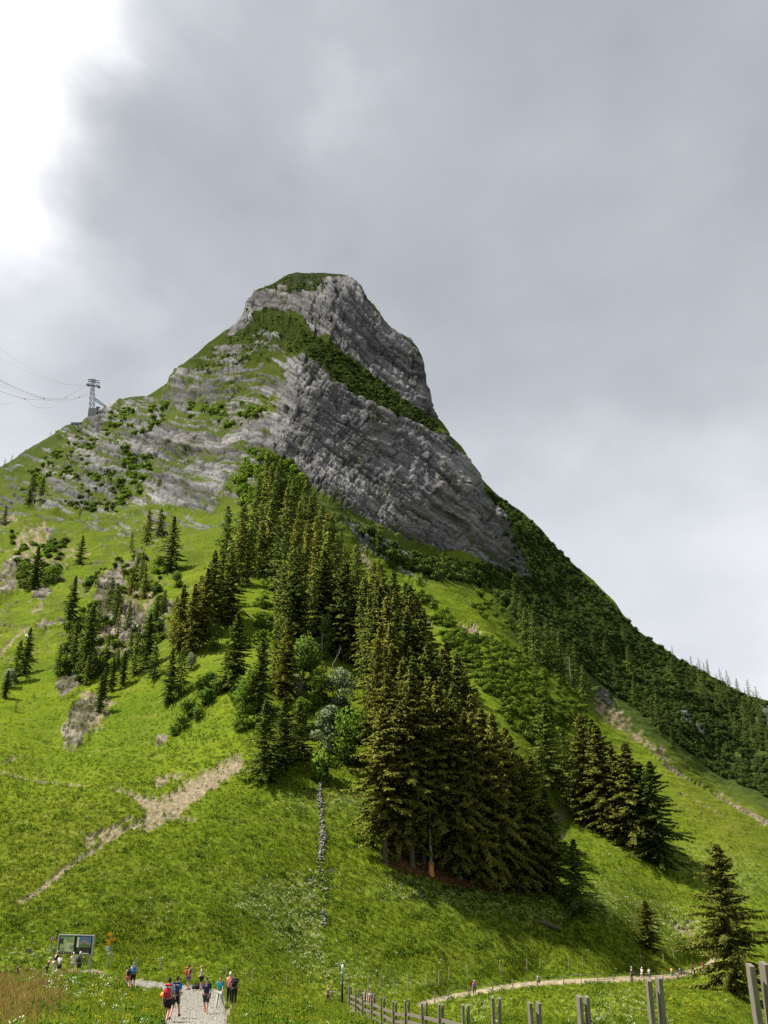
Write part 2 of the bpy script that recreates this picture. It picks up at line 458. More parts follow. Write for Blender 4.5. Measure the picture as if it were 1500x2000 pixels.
ROCK = [
 [(528,878),(545,848),(552,800),(545,765),(560,720),(572,698),(600,702),(640,732),(690,772),(740,800),(800,826),(850,846),(880,852),(930,915),(952,955),(985,1010),(1005,1062),(1034,1132),(1010,1128),(960,1105),(905,1088),(865,1087),(840,1077),(800,1062),(740,1036),(690,1004),(640,978),(590,942),(560,906)],
 [(598,640),(604,612),(618,585),(636,560),(668,545),(694,545),(712,572),(745,618),(800,660),(832,712),(840,780),(866,826),(828,812),(782,780),(740,745),(690,704),(640,664)],
 [(478,608),(486,580),(512,570),(560,575),(622,575),(646,590),(612,640),(598,622),(560,612),(520,608),(492,616)],
 [(440,656),(478,606),(502,612),(492,640),(450,662)],
 ([(498,574),(560,546),(640,538),(690,546),(650,578),(560,578)],0.50),([(500,612),(560,616),(600,642),(586,690),(500,676)],0.34),
 ([(350,752),(400,738),(450,730),(520,742),(548,752),(545,785),(500,772),(430,768),(370,768)],0.62),
 ([(300,790),(340,742),(380,756),(420,772),(500,778),(486,800),(400,792),(330,796)],0.6),
 ([(255,862),(300,838),(350,846),(400,846),(450,842),(500,826),(562,800),(562,850),(538,880),(500,880),(470,872),(430,892),(380,892),(330,890),(290,884),(268,904)],0.78),
 ([(262,968),(300,930),(350,914),(400,904),(470,886),(494,892),(464,930),(440,975),(400,985),(360,992),(320,988),(290,986)],0.68),
 ([(330,992),(360,978),(400,988),(392,1004),(340,1002)],0.7),([(110,952),(180,925),(245,932),(235,962),(180,970),(130,968)],0.55),([(60,985),(110,982),(165,990),(150,1012),(90,1006)],0.7),
 ([(165,1022),(215,1008),(200,1036),(170,1036)],0.7),([(0,1108),(38,1083),(50,1120),(32,1162),(0,1178)],0.95),[(68,1150),(92,1140),(112,1160),(108,1184),(84,1188),(64,1172)],
 [(182,1172),(205,1128),(245,1106),(278,1085),(292,1104),(262,1130),(236,1170),(222,1212),(190,1204)],[(222,1196),(240,1178),(280,1186),(292,1230),(270,1266),(232,1270),(200,1250)],
 [(314,1238),(318,1206),(334,1172),(344,1176),(342,1206),(326,1244)],[(180,1310),(186,1272),(216,1266),(214,1296),(196,1312)],[(105,1340),(120,1314),(150,1312),(170,1330),(150,1362),(122,1376)],
 [(124,1468),(120,1440),(130,1400),(150,1372),(184,1358),(214,1372),(204,1398),(186,1412),(170,1450),(146,1470)],[(298,1468),(310,1440),(338,1444),(330,1462)],[(66,1228),(80,1215),(112,1208),(116,1216),(90,1238),(70,1242)],
 ([(205,760),(240,778),(200,850),(178,838),(172,812)],0.85),([(195,870),(230,868),(240,890),(205,900)],0.75),([(330,748),(352,716),(380,728),(350,760)],0.75),([(110,846),(146,832),(160,850),(130,862)],0.8),
 ([(30,930),(60,915),(70,935),(40,950)],0.5),([(440,690),(520,680),(540,700),(470,706)],0.42),([(390,704),(450,700),(440,720),(380,722)],0.5),([(270,830),(320,800),(330,830),(290,850)],0.7),
 ([(1315,1388),(1345,1393),(1384,1440),(1378,1458),(1345,1432),(1322,1412)],0.8),([(1155,1345),(1195,1350),(1205,1385),(1180,1380)],0.75),([(1400,1455),(1460,1470),(1470,1500),(1410,1480)],0.4),
 ([(1485,1395),(1500,1385),(1540,1420),(1520,1440),(1490,1430)],0.9),([(660,1020),(720,1060),(760,1090),(840,1130),(820,1142),(740,1100),(690,1060)],0.8),([(640,1000),(700,1030),(780,1070),(850,1110),(840,1120),(760,1085),(680,1040)],0.75),
 ([(980,1000),(1045,1100),(1070,1160),(1000,1150),(940,1115)],0.5),([(980,960),(1010,990),(1030,1040),(1010,1050),(985,1000)],0.5),([(1090,1100),(1110,1105),(1120,1130),(1100,1130)],0.6),([(1250,1340),(1290,1350),(1300,1400),(1270,1390)],0.45)]
DIRT = [([(480,1466),(480,1504),(440,1530),(400,1556),(348,1600),(300,1626),(274,1632),(286,1590),(262,1564),(214,1541),(222,1536),(270,1553),(312,1562),(360,1536),(416,1502)],0.72),([(330,1560),(420,1515),(430,1530),(350,1585)],0.95),
 ([(305,1520),(350,1512),(384,1512),(350,1530),(300,1548)],0.6),([(160,1640),(230,1610),(262,1612),(240,1630),(170,1665)],0.55),
 ([(40,1030),(92,1018),(112,1040),(72,1092),(40,1130),(0,1166),(0,1130)],0.5),([(60,1090),(150,1070),(190,1085),(150,1100),(80,1130)],0.4),([(200,1170),(290,1120),(310,1180),(290,1270),(200,1300),(170,1260)],0.46),
 ([(160,1350),(230,1370),(200,1420),(160,1440)],0.6),([(692,1068),(712,1075),(738,1130),(722,1125)],0.75),([(738,1152),(762,1158),(776,1182),(748,1172)],0.9),([(890,1218),(930,1220),(948,1246),(918,1240)],1.0),
 ([(1168,1350),(1205,1372),(1225,1405),(1305,1472),(1345,1512),(1300,1492),(1200,1422),(1162,1392)],0.50),([(1076,1592),(1112,1578),(1108,1602),(1088,1624)],0.8),([(1080,1630),(1120,1610),(1110,1650)],0.4),
 ([(1340,1520),(1420,1545),(1470,1570),(1440,1575),(1380,1555)],0.3),([(15,1575),(38,1560),(34,1570),(20,1580)],0.9),([(60,1195),(84,1184),(88,1192),(66,1205)],0.9),([(280,1000),(320,995),(320,1040),(290,1050)],0.4),
 ([(0,1005),(30,1000),(40,1020),(10,1035)],0.6),([(1300,1800),(1360,1795),(1370,1830),(1310,1830)],0.45),([(720,1165),(770,1180),(880,1225),(870,1230),(760,1190)],0.5),([(75,1906),(80,1898),(190,1897),(215,1906),(250,1915),(250,1925),(190,1908)],0.85),
 ([(800,1704),(815,1686),(860,1684),(900,1706),(950,1722),(955,1734),(900,1732),(840,1716)],0.0)]
DIRTL = [([(290,1605),(240,1626),(200,1652),(165,1676),(124,1702),(80,1741),(40,1766)],4.5),([(0,1505),(30,1518),(70,1527),(110,1533),(160,1536)],2.0),([(344,1600),(386,1605)],3.0),([(170,1640),(215,1622),(262,1600)],3.5),
 ([(1398,1556),(1440,1580),(1500,1608),(1540,1630)],2.6),([(1290,1484),(1345,1520)],2.5),([(700,1075),(735,1130)],2.5),([(745,1168),(800,1196)],3.0),([(1330,1555),(1370,1572),(1420,1600)],1.2),([(0,1495),(40,1475)],2.0),
 ([(60,1225),(0,1285)],2.5),([(600,1722),(612,1718)],4.0),([(640,1700),(664,1704)],3.0)]
RED = [[(1132,1292),(1150,1284),(1167,1310),(1167,1332),(1150,1342),(1134,1322)],([(890,1222),(928,1222),(944,1244),(918,1240)],0.7),([(738,1152),(762,1158),(772,1178)],0.8),([(1170,1380),(1230,1410),(1300,1470),(1220,1440)],0.35),([(170,1022),(215,1012),(190,1036)],0.3)]
NEEDLE = [[(745,1690),(800,1668),(860,1682),(905,1704),(960,1722),(1010,1736),(1000,1748),(900,1735),(842,1716),(790,1706)]]
GRAVEL = [[(296,2040),(316,1998),(345,1965),(352,1945),(330,1938),(290,1935),(255,1930),(236,1922),(262,1917),(300,1920),(350,1930),(400,1929),(430,1940),(444,1960),(440,1990),(470,2040),(500,2100),(260,2100)]]
TRACK = [([(820,1966),(850,1958),(890,1949),(940,1940),(1000,1929),(1060,1923),(1130,1919),(1200,1916),(1260,1914),(1310,1911),(1345,1904),(1370,1896),(1390,1884),(1400,1872)],5.0),([(455,1966),(440,2005)],5.0)]
FLW = [([(460,1740),(590,1718),(632,1725),(635,1860),(600,1900),(560,1870),(520,1800),(450,1775)],0.9),([(700,1740),(800,1716),(900,1740),(1010,1752),(1090,1775),(1130,1800),(1060,1800),(960,1780),(880,1775),(760,1750)],1.0),
 ([(540,1568),(618,1560),(618,1590),(560,1585)],0.6),([(636,1560),(720,1545),(720,1600),(650,1590)],0.6),([(580,1855),(720,1890),(800,1930),(740,1950),(640,1930),(580,1900)],0.6),([(260,1800),(310,1760),(330,1770),(280,1810)],0.7),
 ([(1150,1730),(1260,1760),(1380,1800),(1390,1850),(1300,1840),(1200,1790),(1130,1760)],0.75),([(1320,1650),(1500,1690),(1500,1760),(1400,1740),(1320,1700)],0.4),([(0,1868),(60,1860),(90,1850),(100,1900),(0,1905)],0.5),
 ([(1100,1960),(1280,1940),(1300,1990),(1120,2000)],0.5),([(60,1900),(260,1925),(250,1970),(80,1960)],0.2),([(900,1960),(970,1955),(980,2000),(900,2000)],0.5)]
FLY = [([(180,1930),(300,1945),(290,2000),(150,2000)],0.8),([(740,1965),(860,1975),(900,2000),(760,2010)],1.0),([(1320,1930),(1420,1945),(1450,2000),(1300,2000)],0.9),([(630,1905),(700,1915),(660,1950),(620,1940)],0.9),([(300,1905),(420,1908),(420,1925),(300,1920)],0.9),
 ([(700,1850),(1000,1880),(1300,1880),(1200,1900),(900,1900),(700,1890)],0.35),([(180,1800),(300,1790),(400,1850),(250,1880)],0.4),([(470,1900),(620,1900),(620,1945),(480,1945)],0.6),([(1000,1940),(1330,1925),(1330,1960),(1000,1960)],0.5),([(440,1955),(640,1960),(640,2000),(470,2000)],0.4)]
BROWNG = [([(-60,1905),(60,1912),(120,1930),(100,1975),(40,2000),(-60,2000)],0.55),([(0,1590),(250,1560),(260,1700),(0,1800)],0.25),([(1290,1490),(1500,1610),(1500,1700),(1350,1620)],0.3)]
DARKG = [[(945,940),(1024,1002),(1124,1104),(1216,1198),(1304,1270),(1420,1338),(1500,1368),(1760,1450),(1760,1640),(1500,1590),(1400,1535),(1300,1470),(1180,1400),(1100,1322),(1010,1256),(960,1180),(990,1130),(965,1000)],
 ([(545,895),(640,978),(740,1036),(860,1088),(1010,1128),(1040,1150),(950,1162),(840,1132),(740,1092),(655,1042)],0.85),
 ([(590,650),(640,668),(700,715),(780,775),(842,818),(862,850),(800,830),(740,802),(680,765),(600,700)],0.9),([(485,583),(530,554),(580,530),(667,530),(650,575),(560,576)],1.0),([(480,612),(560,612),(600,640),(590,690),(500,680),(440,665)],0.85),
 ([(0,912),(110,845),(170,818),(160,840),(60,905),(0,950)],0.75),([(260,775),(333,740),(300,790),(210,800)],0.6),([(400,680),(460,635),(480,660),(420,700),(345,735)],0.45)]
m_rock, m_dirt, m_red, m_needle = poly_mask(ROCK, 2), np.maximum(poly_mask(DIRT, 2), line_mask(DIRTL, 1)), poly_mask(RED, 1), poly_mask(NEEDLE, 2)
m_grav, m_track, m_flw, m_fly, m_brown, m_dark = poly_mask(GRAVEL, 1), line_mask(TRACK, 1), poly_mask(FLW, 6), poly_mask(FLY, 6), poly_mask(BROWNG, 8), poly_mask(DARKG, 4)

# bedding: a curvilinear coordinate whose gradient is normal to the strata seen in the cliffs
BED = [(640,620,42),(700,640,46),(760,690,36),(800,740,16),(815,785,10),(680,575,58),(740,640,48),(540,590,-4),(610,600,10),(600,830,36),(650,900,38),(750,960,36),(850,1045,32),(700,840,46),(800,890,58),(860,950,66),(950,1020,58),(1000,1100,48),
 (570,740,60),(400,760,-3),(500,770,-6),(450,860,-12),(300,860,4),(340,955,22),(280,960,30),(420,930,-12),(460,950,-14),(100,980,16),(200,950,8),(60,1000,14),(200,1150,-52),(245,1240,50),(150,1410,-35),(20,1120,-30),(720,1070,34),(500,560,0),(1350,1420,55),(1170,1360,60),(480,640,-20)]
_bg = 10.0
_bu, _bv = np.meshgrid(np.arange(-120, 1620, _bg), np.arange(480, 1560, _bg), indexing='ij')
_w = 0; _cx = 0; _sx = 0
for (bu, bv, ba) in BED:
    k = 1.0 / (((_bu - bu) ** 2 + (_bv - bv) ** 2) + 900.0) ** 1.5
    _cx = _cx + k * math.cos(2 * math.radians(ba)); _sx = _sx + k * math.sin(2 * math.radians(ba))
_th = 0.5 * np.arctan2(_sx, _cx)
def poisson(gx, gy):
    div = np.zeros_like(gx)
    div[1:-1] += (gx[2:] - gx[:-2]) / (2 * _bg); div[:, 1:-1] += (gy[:, 2:] - gy[:, :-2]) / (2 * _bg)
    n, m = div.shape
    mx, my = gx.mean(), gy.mean()
    d2 = np.concatenate([div, div[::-1]], 0); d2 = np.concatenate([d2, d2[:, ::-1]], 1)
    fx = np.fft.fftfreq(2 * n)[:, None] * 2 * np.pi; fy = np.fft.fftfreq(2 * m)[None] * 2 * np.pi
    den = (2 * np.cos(fx) - 2 + 2 * np.cos(fy) - 2) / _bg ** 2; den[0, 0] = 1
    s = np.real(np.fft.ifft2(np.fft.fft2(d2) / den))[:n, :m]
    ex = mx - np.gradient(s, _bg, axis=0).mean(); ey = my - np.gradient(s, _bg, axis=1).mean()
    return s + ex * _bu + ey * _bv
_S = poisson(-np.sin(_th), np.cos(_th))          # across the strata, in pixels of the photograph
_T = poisson(np.cos(_th), np.sin(_th))           # along them
def samp_b(a, u, v):
    x = np.clip((u + 120) / _bg, 0, a.shape[0] - 1.001); y = np.clip((v - 480) / _bg, 0, a.shape[1] - 1.001)
    i, j = x.astype(int), y.astype(int); fx, fy = x - i, y - j
    return (a[i, j] * (1 - fx) + a[i + 1, j] * fx) * (1 - fy) + (a[i, j + 1] * (1 - fx) + a[i + 1, j + 1] * fx) * fy

WU = U + 7 * fbm(U / 26, V / 26, 4, 0.6); WV = V + 7 * fbm(U / 26 + 40, V / 26 + 9, 4, 0.6)
A = {}
A['rock'] = sample(m_rock, WU, WV)
fine = fbm(U / 13, V / 9, 4, 0.65)
A['dirt'] = sstep(0.30, 0.62, sample(m_dirt, WU, WV) + 1.15 * fine * (V < 1890))
A['red'] = sample(m_red, WU, WV)
A['needle'] = sstep(0.35, 0.7, sample(m_needle, WU, WV) + 0.4 * fine)
NU, NV = U + 2 * fbm(U / 9, V / 5, 3, 0.6), V + 1.2 * fbm(U / 9 + 4, V / 5, 3, 0.6)
A['gravel'] = sstep(0.35, 0.65, sample(m_grav, NU, NV))
A['track'] = sstep(0.35, 0.65, sample(m_track, NU, V + 0.6 * fbm(U / 7, V / 5, 3, .6)))
A['flw'] = np.clip(sample(m_flw, WU, WV) * (0.75 + 1.3 * fbm(U / 30, V / 11, 4, 0.6)), 0, 1)
A['fly'] = np.clip(sample(m_fly, WU, WV) * (0.75 + 1.3 * fbm(U / 24 + 50, V / 9, 4, 0.6)), 0, 1)
A['brown'] = sample(m_brown, WU, WV)
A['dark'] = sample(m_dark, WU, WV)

# slopes of the bare form decide where turf holds on to the rock
def normals(P):
    du = np.gradient(P, axis=0); dv = np.gradient(P, axis=1)
    n = np.cross(du, dv); n /= np.linalg.norm(n, axis=-1, keepdims=True) + 1e-9
    flip = (n * P).sum(-1) > 0
    n[flip] *= -1
    return n
sS, sT = samp_b(_S, U, V), samp_b(_T, U, V)
bn = normals(P)
px = D0 / FOC                                         # metres per pixel of the photograph
# ---- rock relief, in pixels then scaled by distance: beds, joints, blocks
wob = 5.0 * fbm(U / 60, V / 60, 3)
beds = fbm((sS + wob) / 11.0, sT / 120.0, 4, 0.62)
beds2 = fbm((sS + wob) / 4.2 + 30, sT / 46.0, 3, 0.6)
joint = fbm(sT / 8.0 + 11, (sS + wob) / 42.0, 4, 0.6, ridged=True)
block = fbm(U / 38.0, V / 55.0, 4, 0.55, ridged=True)
butt = fbm(U / 90.0 + 3, V / 160.0, 3, 0.5, ridged=True)
rk0 = np.clip(A['rock'], 0, 1)
turf = fbm(U / 20 + 9, V / 12, 4, 0.62)
ledge = sstep(0.03, 0.22, fbm((sS + wob) / 19.0 + 70, sT / 150.0, 3, 0.6) + 0.30 * turf)
ragL = sstep(480, 420, U) * sstep(1000, 1060, V)
rock = sstep(0.34, 0.60, rk0 + (0.55 + 0.75 * ragL) * turf + 0.5 * ragL * fine - 0.10 * ragL - 0.26 * ledge * (1 - 0.75 * sstep(0.8, 1, rk0)) - 0.10)
# thin outcrops of rock in the steep turf of the upper left
steepL = sstep(1130, 960, V) * sstep(575, 470, U) * sstep(0, 60, U + 60) * (0.72 + 0.55 * sstep(-0.1, 0.25, fbm(U / 70 + 31, V / 50, 3, .6))) * sstep(600, 700, V + 0.0 * U)
outc = sstep(0.085, 0.16, fbm((sS + wob) / 10.0 + 5, sT / 60.0, 4, 0.62)) * steepL
mid_left = sstep(985, 1040, V) * sstep(1340, 1250, V) * sstep(430, 330, U) * (0.35 + 0.65 * sstep(-0.05, 0.18, fbm(U / 60 + 3, V / 44, 3, .6)))
A['dirt'] = np.maximum(A['dirt'], 0.75 * sstep(0.13, 0.27, fbm(U / 26 + 61, V / 15, 4, .62)) * mid_left)
outc = np.maximum(outc, 0.9 * sstep(0.10, 0.20, fbm((sS + wob) / 8.0 + 25, sT / 30.0, 4, 0.62) + 0.35 * turf) * mid_left)
m_face = poly_mask([[(165, 822), (250, 782), (330, 745), (400, 690), (470, 640), (540, 640), (580, 690), (560, 800), (530, 880), (500, 890), (455, 960), (400, 1000), (270, 1000), (150, 1010), (60, 1000), (0, 1035), (-60, 1040), (-60, 980), (60, 930)]], 6)
face_ = sample(m_face, WU, WV) * (0.75 + 0.9 * fbm(U / 55 + 13, V / 40, 3, .6))
thin_beds = fbm((sS + wob) / 6.5 + 15, sT / 48.0, 4, 0.62)
outc = np.maximum(outc, sstep(-0.02, 0.10, thin_beds + 0.25 * turf - 0.04 + 0.06 * sstep(760, 860, V)) * np.clip(face_, 0, 1))
rock = np.maximum(rock, outc * 0.95)
A['rock'] = rock
def bricks(s_, t_, hs, ht, seed):
    """limestone blocks: a random level per block and how near its edge a point lies"""
    a = s_ / hs; i = np.floor(a).astype(np.int32)
    hi = _perm[(i * 7 + seed) & 511] / 512.0
    b = t_ / ht * (0.6 + 0.9 * hi) + hi * 37.0; j = np.floor(b).astype(np.int32)
    h = _perm[(_perm[(i + seed) & 511] + j) & 511] / 512.0
    e = np.minimum(sstep(0.0, 0.22, a - i), sstep(0.0, 0.10, b - j))
    return h.astype(np.float32), e.astype(np.float32)
ws = sS + wob + 3.5 * fbm(U / 17, V / 17, 3, .6); wt = sT + 9 * fbm(U / 30 + 8, V / 30, 3, .6)
hb1, eb1 = bricks(ws, wt, 12.0, 62.0, 3)
hb2, eb2 = bricks(ws + 5, wt + 9, 4.6, 24.0, 91)
hb3, eb3 = bricks(wt, ws, 15.0, 70.0, 47)
gul = fbm((U * 0.94 + V * 0.34) / 34.0 + 2.0 * fbm(U / 80, V / 80, 2), (V * 0.94 - U * 0.34) / 170.0, 4, 0.55, ridged=True)
relief = 3.0 * beds + 1.6 * block + 6.5 * butt + 5.0 * gul + 4.0 * (hb1 - .5) + 2.2 * (hb2 - .5) + 2.2 * (hb3 - .5) - 2.6 * (1 - eb1) - 1.5 * (1 - eb2) - 1.4 * (1 - eb3) + 1.2 * joint
relief *= np.where(rk0 > 0.03, 1, 0.62) * sstep(0.0, 0.5, rk0 + rock)
face = sstep(640, 520, 0 * U) + 1.0
# ---- turf relief: cattle steps, humps, tussocks
hump = fbm(P[..., 0] / 34.0, P[..., 2] / 24.0 + P[..., 1] / 60.0, 4, 0.5)
step_ = fbm(P[..., 0] / 9.0, (P[..., 2] * 1.4 + P[..., 1] * 0.4) / 2.6, 3, 0.55)
tus = fbm(P[..., 0] / 1.3, P[..., 1] / 1.1 + P[..., 2], 3, 0.6)
gz = (1 - np.clip(rock, 0, 1)) * (1 - A['gravel']) * (1 - A['track'])
far_w = sstep(80, 220, Yd)
disp = px * relief * 1.75
disp = disp + gz * (hump * (0.5 + 4.0 * far_w) * sstep(52, 110, Yd) + step_ * (0.10 + 0.75 * far_w) * sstep(50, 75, Yd) + tus * 0.10)
disp = disp + (A['gravel'] + A['track']) * 0.03 * fbm(P[..., 0] * 3, P[..., 1] * 3, 3) + A['dirt'] * (1 - far_w) * 0.18 * fbm(P[..., 0] * 1.2, P[..., 1] * 1.2, 3) - 0.35 * A['dirt'] * sstep(60, 90, Yd)
edge = sstep(1.0, 0.985, _s)[None] * 0.65 + 0.35
P = P + bn * (disp * edge)[..., None]

# ---- over the top and down the back, and under the viewer's feet
nc = len(GU)
top = P[:, -1]
back = []
for b, dz in ((2, -0.3), (6, -1.6), (14, -6), (30, -18), (60, -45), (120, -100), (220, -190), (420, -330), (900, -520)):
    q = top + np.array([0, b, dz])
    q[:, 0] *= (1 + b / 900.0)
    q[:, 2] = np.maximum(q[:, 2], -120) + 2.0 * fbm(GU / 40, GU * 0 + b, 3)
    back.append(q)
front = []
base = P[:, 0]
for k in (0.8, 0.6, 0.4, 0.2, 0.0, -0.5, -1.5, -4.0):
    yy = base[:, 1] * k if k > 0 else np.full(nc, 20.0 * k)
    t = max(k, 0)
    g = base[:, 2] * t + (-1.62 - 0.0 * base[:, 0]) * (1 - t)
    xx = base[:, 0] * (0.4 + 0.6 * t) if k > 0 else base[:, 0] * 0.4 * (1 - 0.4 * k)
    front.append(np.stack([xx, yy, g], -1))
ALL = np.concatenate([np.stack(front[::-1], 1), P, np.stack(back, 1)], 1)
nf, nb = len(front), len(back)
ntot = ALL.shape[1]
idx = np.arange(nc * ntot).reshape(nc, ntot)
quads = np.stack([idx[:-1, :-1], idx[1:, :-1], idx[1:, 1:], idx[:-1, 1:]], -1).reshape(-1, 4)
def padded(a):
    return np.concatenate([np.repeat(a[:, :1], nf, 1), a, np.repeat(a[:, -1:], nb, 1)], 1)

def C3(*c): return np.array(c, np.float32)
def mixc(f, a, b): return a + (b - a) * np.clip(f, 0, 1)[..., None]
X, Y3, Z3 = P[..., 0], P[..., 1], P[..., 2]
one = np.ones(U.shape + (1,), np.float32)
# turf
n1 = fbm(X / 30, (Y3 + Z3) / 24, 4, 0.6)
n2 = fbm(U / 9, V / 5.5, 4, 0.7)
n3 = fbm(U / 4.4 + 7, V / 3.0, 2, 0.7)
col = mixc(0.5 + 1.3 * n1, C3(0.072, 0.116, 0.010) * one, C3(0.138, 0.176, 0.014) * one)
col = mixc(sstep(0.05, 0.38, n2) * 0.55, col, C3(0.048, 0.082, 0.007))
col = mixc(sstep(0.10, 0.40, n3) * 0.40, col, C3(0.165, 0.195, 0.022))
col = mixc(sstep(0.12, 0.36, -n3) * 0.45, col, C3(0.034, 0.064, 0.008))
dry = sstep(0.10, 0.34, step_ + 0.5 * n2) * sstep(58, 75, Yd)
col = mixc(dry * 0.30, col, C3(0.185, 0.175, 0.050))
col = mixc(sstep(0.16, 0.36, fbm(X / 16 + 7, (Y3 + 1.6 * Z3) / 7, 4, .62)) * 0.38 * sstep(60, 75, Yd), col, C3(0.150, 0.150, 0.030))
col = mixc(sstep(0.14, 0.36, fbm(X / 11 + 27, (Y3 + 1.6 * Z3) / 8, 4, .62)) * 0.42 * sstep(60, 75, Yd), col, C3(0.045, 0.090, 0.010))
col = mixc(0.5 * sstep(440, 340, U) * sstep(990, 1060, V) * sstep(1360, 1250, V) * sstep(-0.12, 0.2, fbm(U / 45 + 91, V / 28, 4, .6)), col, C3(0.075, 0.086, 0.024))
high = sstep(1180, 860, V)                                  # cloud shade over the upper slopes, put into the turf colour
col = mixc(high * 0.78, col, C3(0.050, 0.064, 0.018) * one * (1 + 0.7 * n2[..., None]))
col = col * (1 - 0.30 * sstep(780, 680, V))[..., None]  # upper turf darkened once more to stand in for cloud shade
col = mixc(A['dark'] * 0.9, col, mixc(0.5 + 1.6 * n2, C3(0.024, 0.040, 0.012) * one, C3(0.058, 0.082, 0.021) * one) * (1 - 0.50 * sstep(860, 740, V))[..., None])  # dark scrubby ground; higher up, cloud shade is put into its colour
col = mixc(sstep(625, 590, V) * 0.75, col, C3(0.030, 0.036, 0.017) * (one + 0.8 * n2[..., None]))  # summit cap toned grey-green, the shade of the cloud painted in
col = mixc(A['brown'] * 0.85, col, mixc(0.5 + 1.4 * n2, C3(0.085, 0.066, 0.016) * one, C3(0.185, 0.130, 0.036) * one))
far_fl = sstep(45, 75, Yd)
col = mixc(A['flw'] * sstep(0.02, 0.26, n3 + 0.6 * n2) * 0.85 * far_fl, col, C3(0.40, 0.42, 0.25))
col = mixc(A['fly'] * sstep(0.10, 0.34, n3 + 0.5 * n2) * 0.8 * far_fl, col, C3(0.50, 0.37, 0.02))
# earth and scree
dn = fbm(U / 8 + 3, V / 5, 4, 0.72)
dirt = mixc(0.5 + 1.5 * dn, C3(0.125, 0.10, 0.055) * one, C3(0.31, 0.262, 0.175) * one)
dirt = mixc(A['red'] * 0.85, dirt, mixc(0.5 + 1.5 * dn, C3(0.12, 0.068, 0.05) * one, C3(0.31, 0.205, 0.16) * one))
col = mixc(A['dirt'], col, dirt)
col = mixc(A['needle'], col, mixc(0.5 + 1.6 * dn, C3(0.045, 0.024, 0.012) * one, C3(0.15, 0.075, 0.035) * one))
# limestone: beds, joints, stains, turf in the cracks
q1 = fbm((sS + wob) / 8.0, sT / 70.0, 4, 0.66)
q2 = fbm((sS + wob * 1.2) / 3.4 + 9, sT / 17.0, 4, 0.66)
q3 = fbm(sT / 5.0 + 21, (sS + wob) / 22.0, 4, 0.66)
q4 = fbm(U / 70 + 5, V / 60, 4, 0.6)
q5 = fbm(U / 6, V / 8, 3, 0.7)
rc = mixc(0.46 + 1.1 * q1 + 0.55 * (hb1 - .5) + 0.4 * (hb2 - .5), C3(0.120, 0.116, 0.114) * one, C3(0.300, 0.294, 0.288) * one)
rc = mixc(sstep(0.10, 0.34, q2 + 0.4 * q5) * 0.6, rc, C3(0.36, 0.355, 0.345))
rc = mixc(sstep(0.0, 0.32, q4) * 0.42, rc, C3(0.195, 0.168, 0.134))
rc = mixc(sstep(0.12, 0.28, -q2) * 0.70, rc, C3(0.045, 0.043, 0.041))
rc = mixc(sstep(0.16, 0.32, -q3) * 0.55, rc, C3(0.052, 0.049, 0.046))
rc = mixc((1 - eb1) * 0.55 + (1 - eb2) * 0.35, rc, C3(0.040, 0.038, 0.035))
rc = mixc(sstep(0.06, 0.30, q4 * 0.7 + q1 * 0.5 + 0.5 * turf - 0.10 * (1 - sstep(900, 1050, V)) + 0.14 * sstep(1060, 1110, V) * sstep(460, 380, U)) * 0.72, rc, C3(0.050, 0.062, 0.024))
light = sstep(600, 480, U) * sstep(1010, 900, V) * 0.0 + sstep(460, 380, U) * sstep(1040, 1100, V) * 0.22     # cleaner, paler stone on the left
rc = rc * (0.66 + 0.10 * sstep(600, 480, U)[..., None] + light[..., None])
streak = fbm(ws / 9.0 + 44, wt / 75.0, 4, 0.62) + 0.35 * q4
tone = fbm(ws / 38.0 + 3, wt / 210.0, 3, 0.6) * 1.1 + 0.6 * q4
rc = rc * (1 + np.clip(tone * 1.25, -0.42, 0.65))[..., None]
drip = fbm((U * 0.97 + V * 0.22) / 7.0, (V - U * 0.2) / 120.0, 3, 0.6)
rc = mixc(sstep(0.16, 0.36, drip) * 0.45, rc, C3(0.060, 0.057, 0.054))
rc = mixc(sstep(0.10, 0.24, streak + 0.10 * sstep(900, 1080, V)) * 0.82, rc, C3(0.040, 0.048, 0.020) * (one + 0.5 * q5[..., None]))
rc = rc * (one + (sstep(460, 380, U) * sstep(1030, 1100, V))[..., None] * C3(0.10, 0.0, -0.18))
rkf = sstep(0.38, 0.60, rock + 0.30 * q2)
col = mixc(rkf, col, rc)
# road and track
gn = fbm(X * 2.6, Y3 * 2.0, 4, 0.75)
col = mixc(A['gravel'], col, mixc(0.5 + 1.5 * gn, C3(0.15, 0.137, 0.112) * one, C3(0.37, 0.345, 0.295) * one))
col = mixc(A['track'], col, mixc(0.5 + 1.4 * gn, C3(0.22, 0.178, 0.11) * one, C3(0.40, 0.335, 0.225) * one))
col = np.clip(col, 0.004, 0.7)
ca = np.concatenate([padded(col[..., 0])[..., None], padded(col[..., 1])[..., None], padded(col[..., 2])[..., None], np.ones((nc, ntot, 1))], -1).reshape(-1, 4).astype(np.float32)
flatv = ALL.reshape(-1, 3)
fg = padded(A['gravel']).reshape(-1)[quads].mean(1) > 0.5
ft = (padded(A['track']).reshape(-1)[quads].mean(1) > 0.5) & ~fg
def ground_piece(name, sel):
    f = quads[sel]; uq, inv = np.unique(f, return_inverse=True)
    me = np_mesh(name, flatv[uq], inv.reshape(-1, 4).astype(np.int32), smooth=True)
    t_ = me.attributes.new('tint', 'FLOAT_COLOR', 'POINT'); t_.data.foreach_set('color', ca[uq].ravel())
    return me

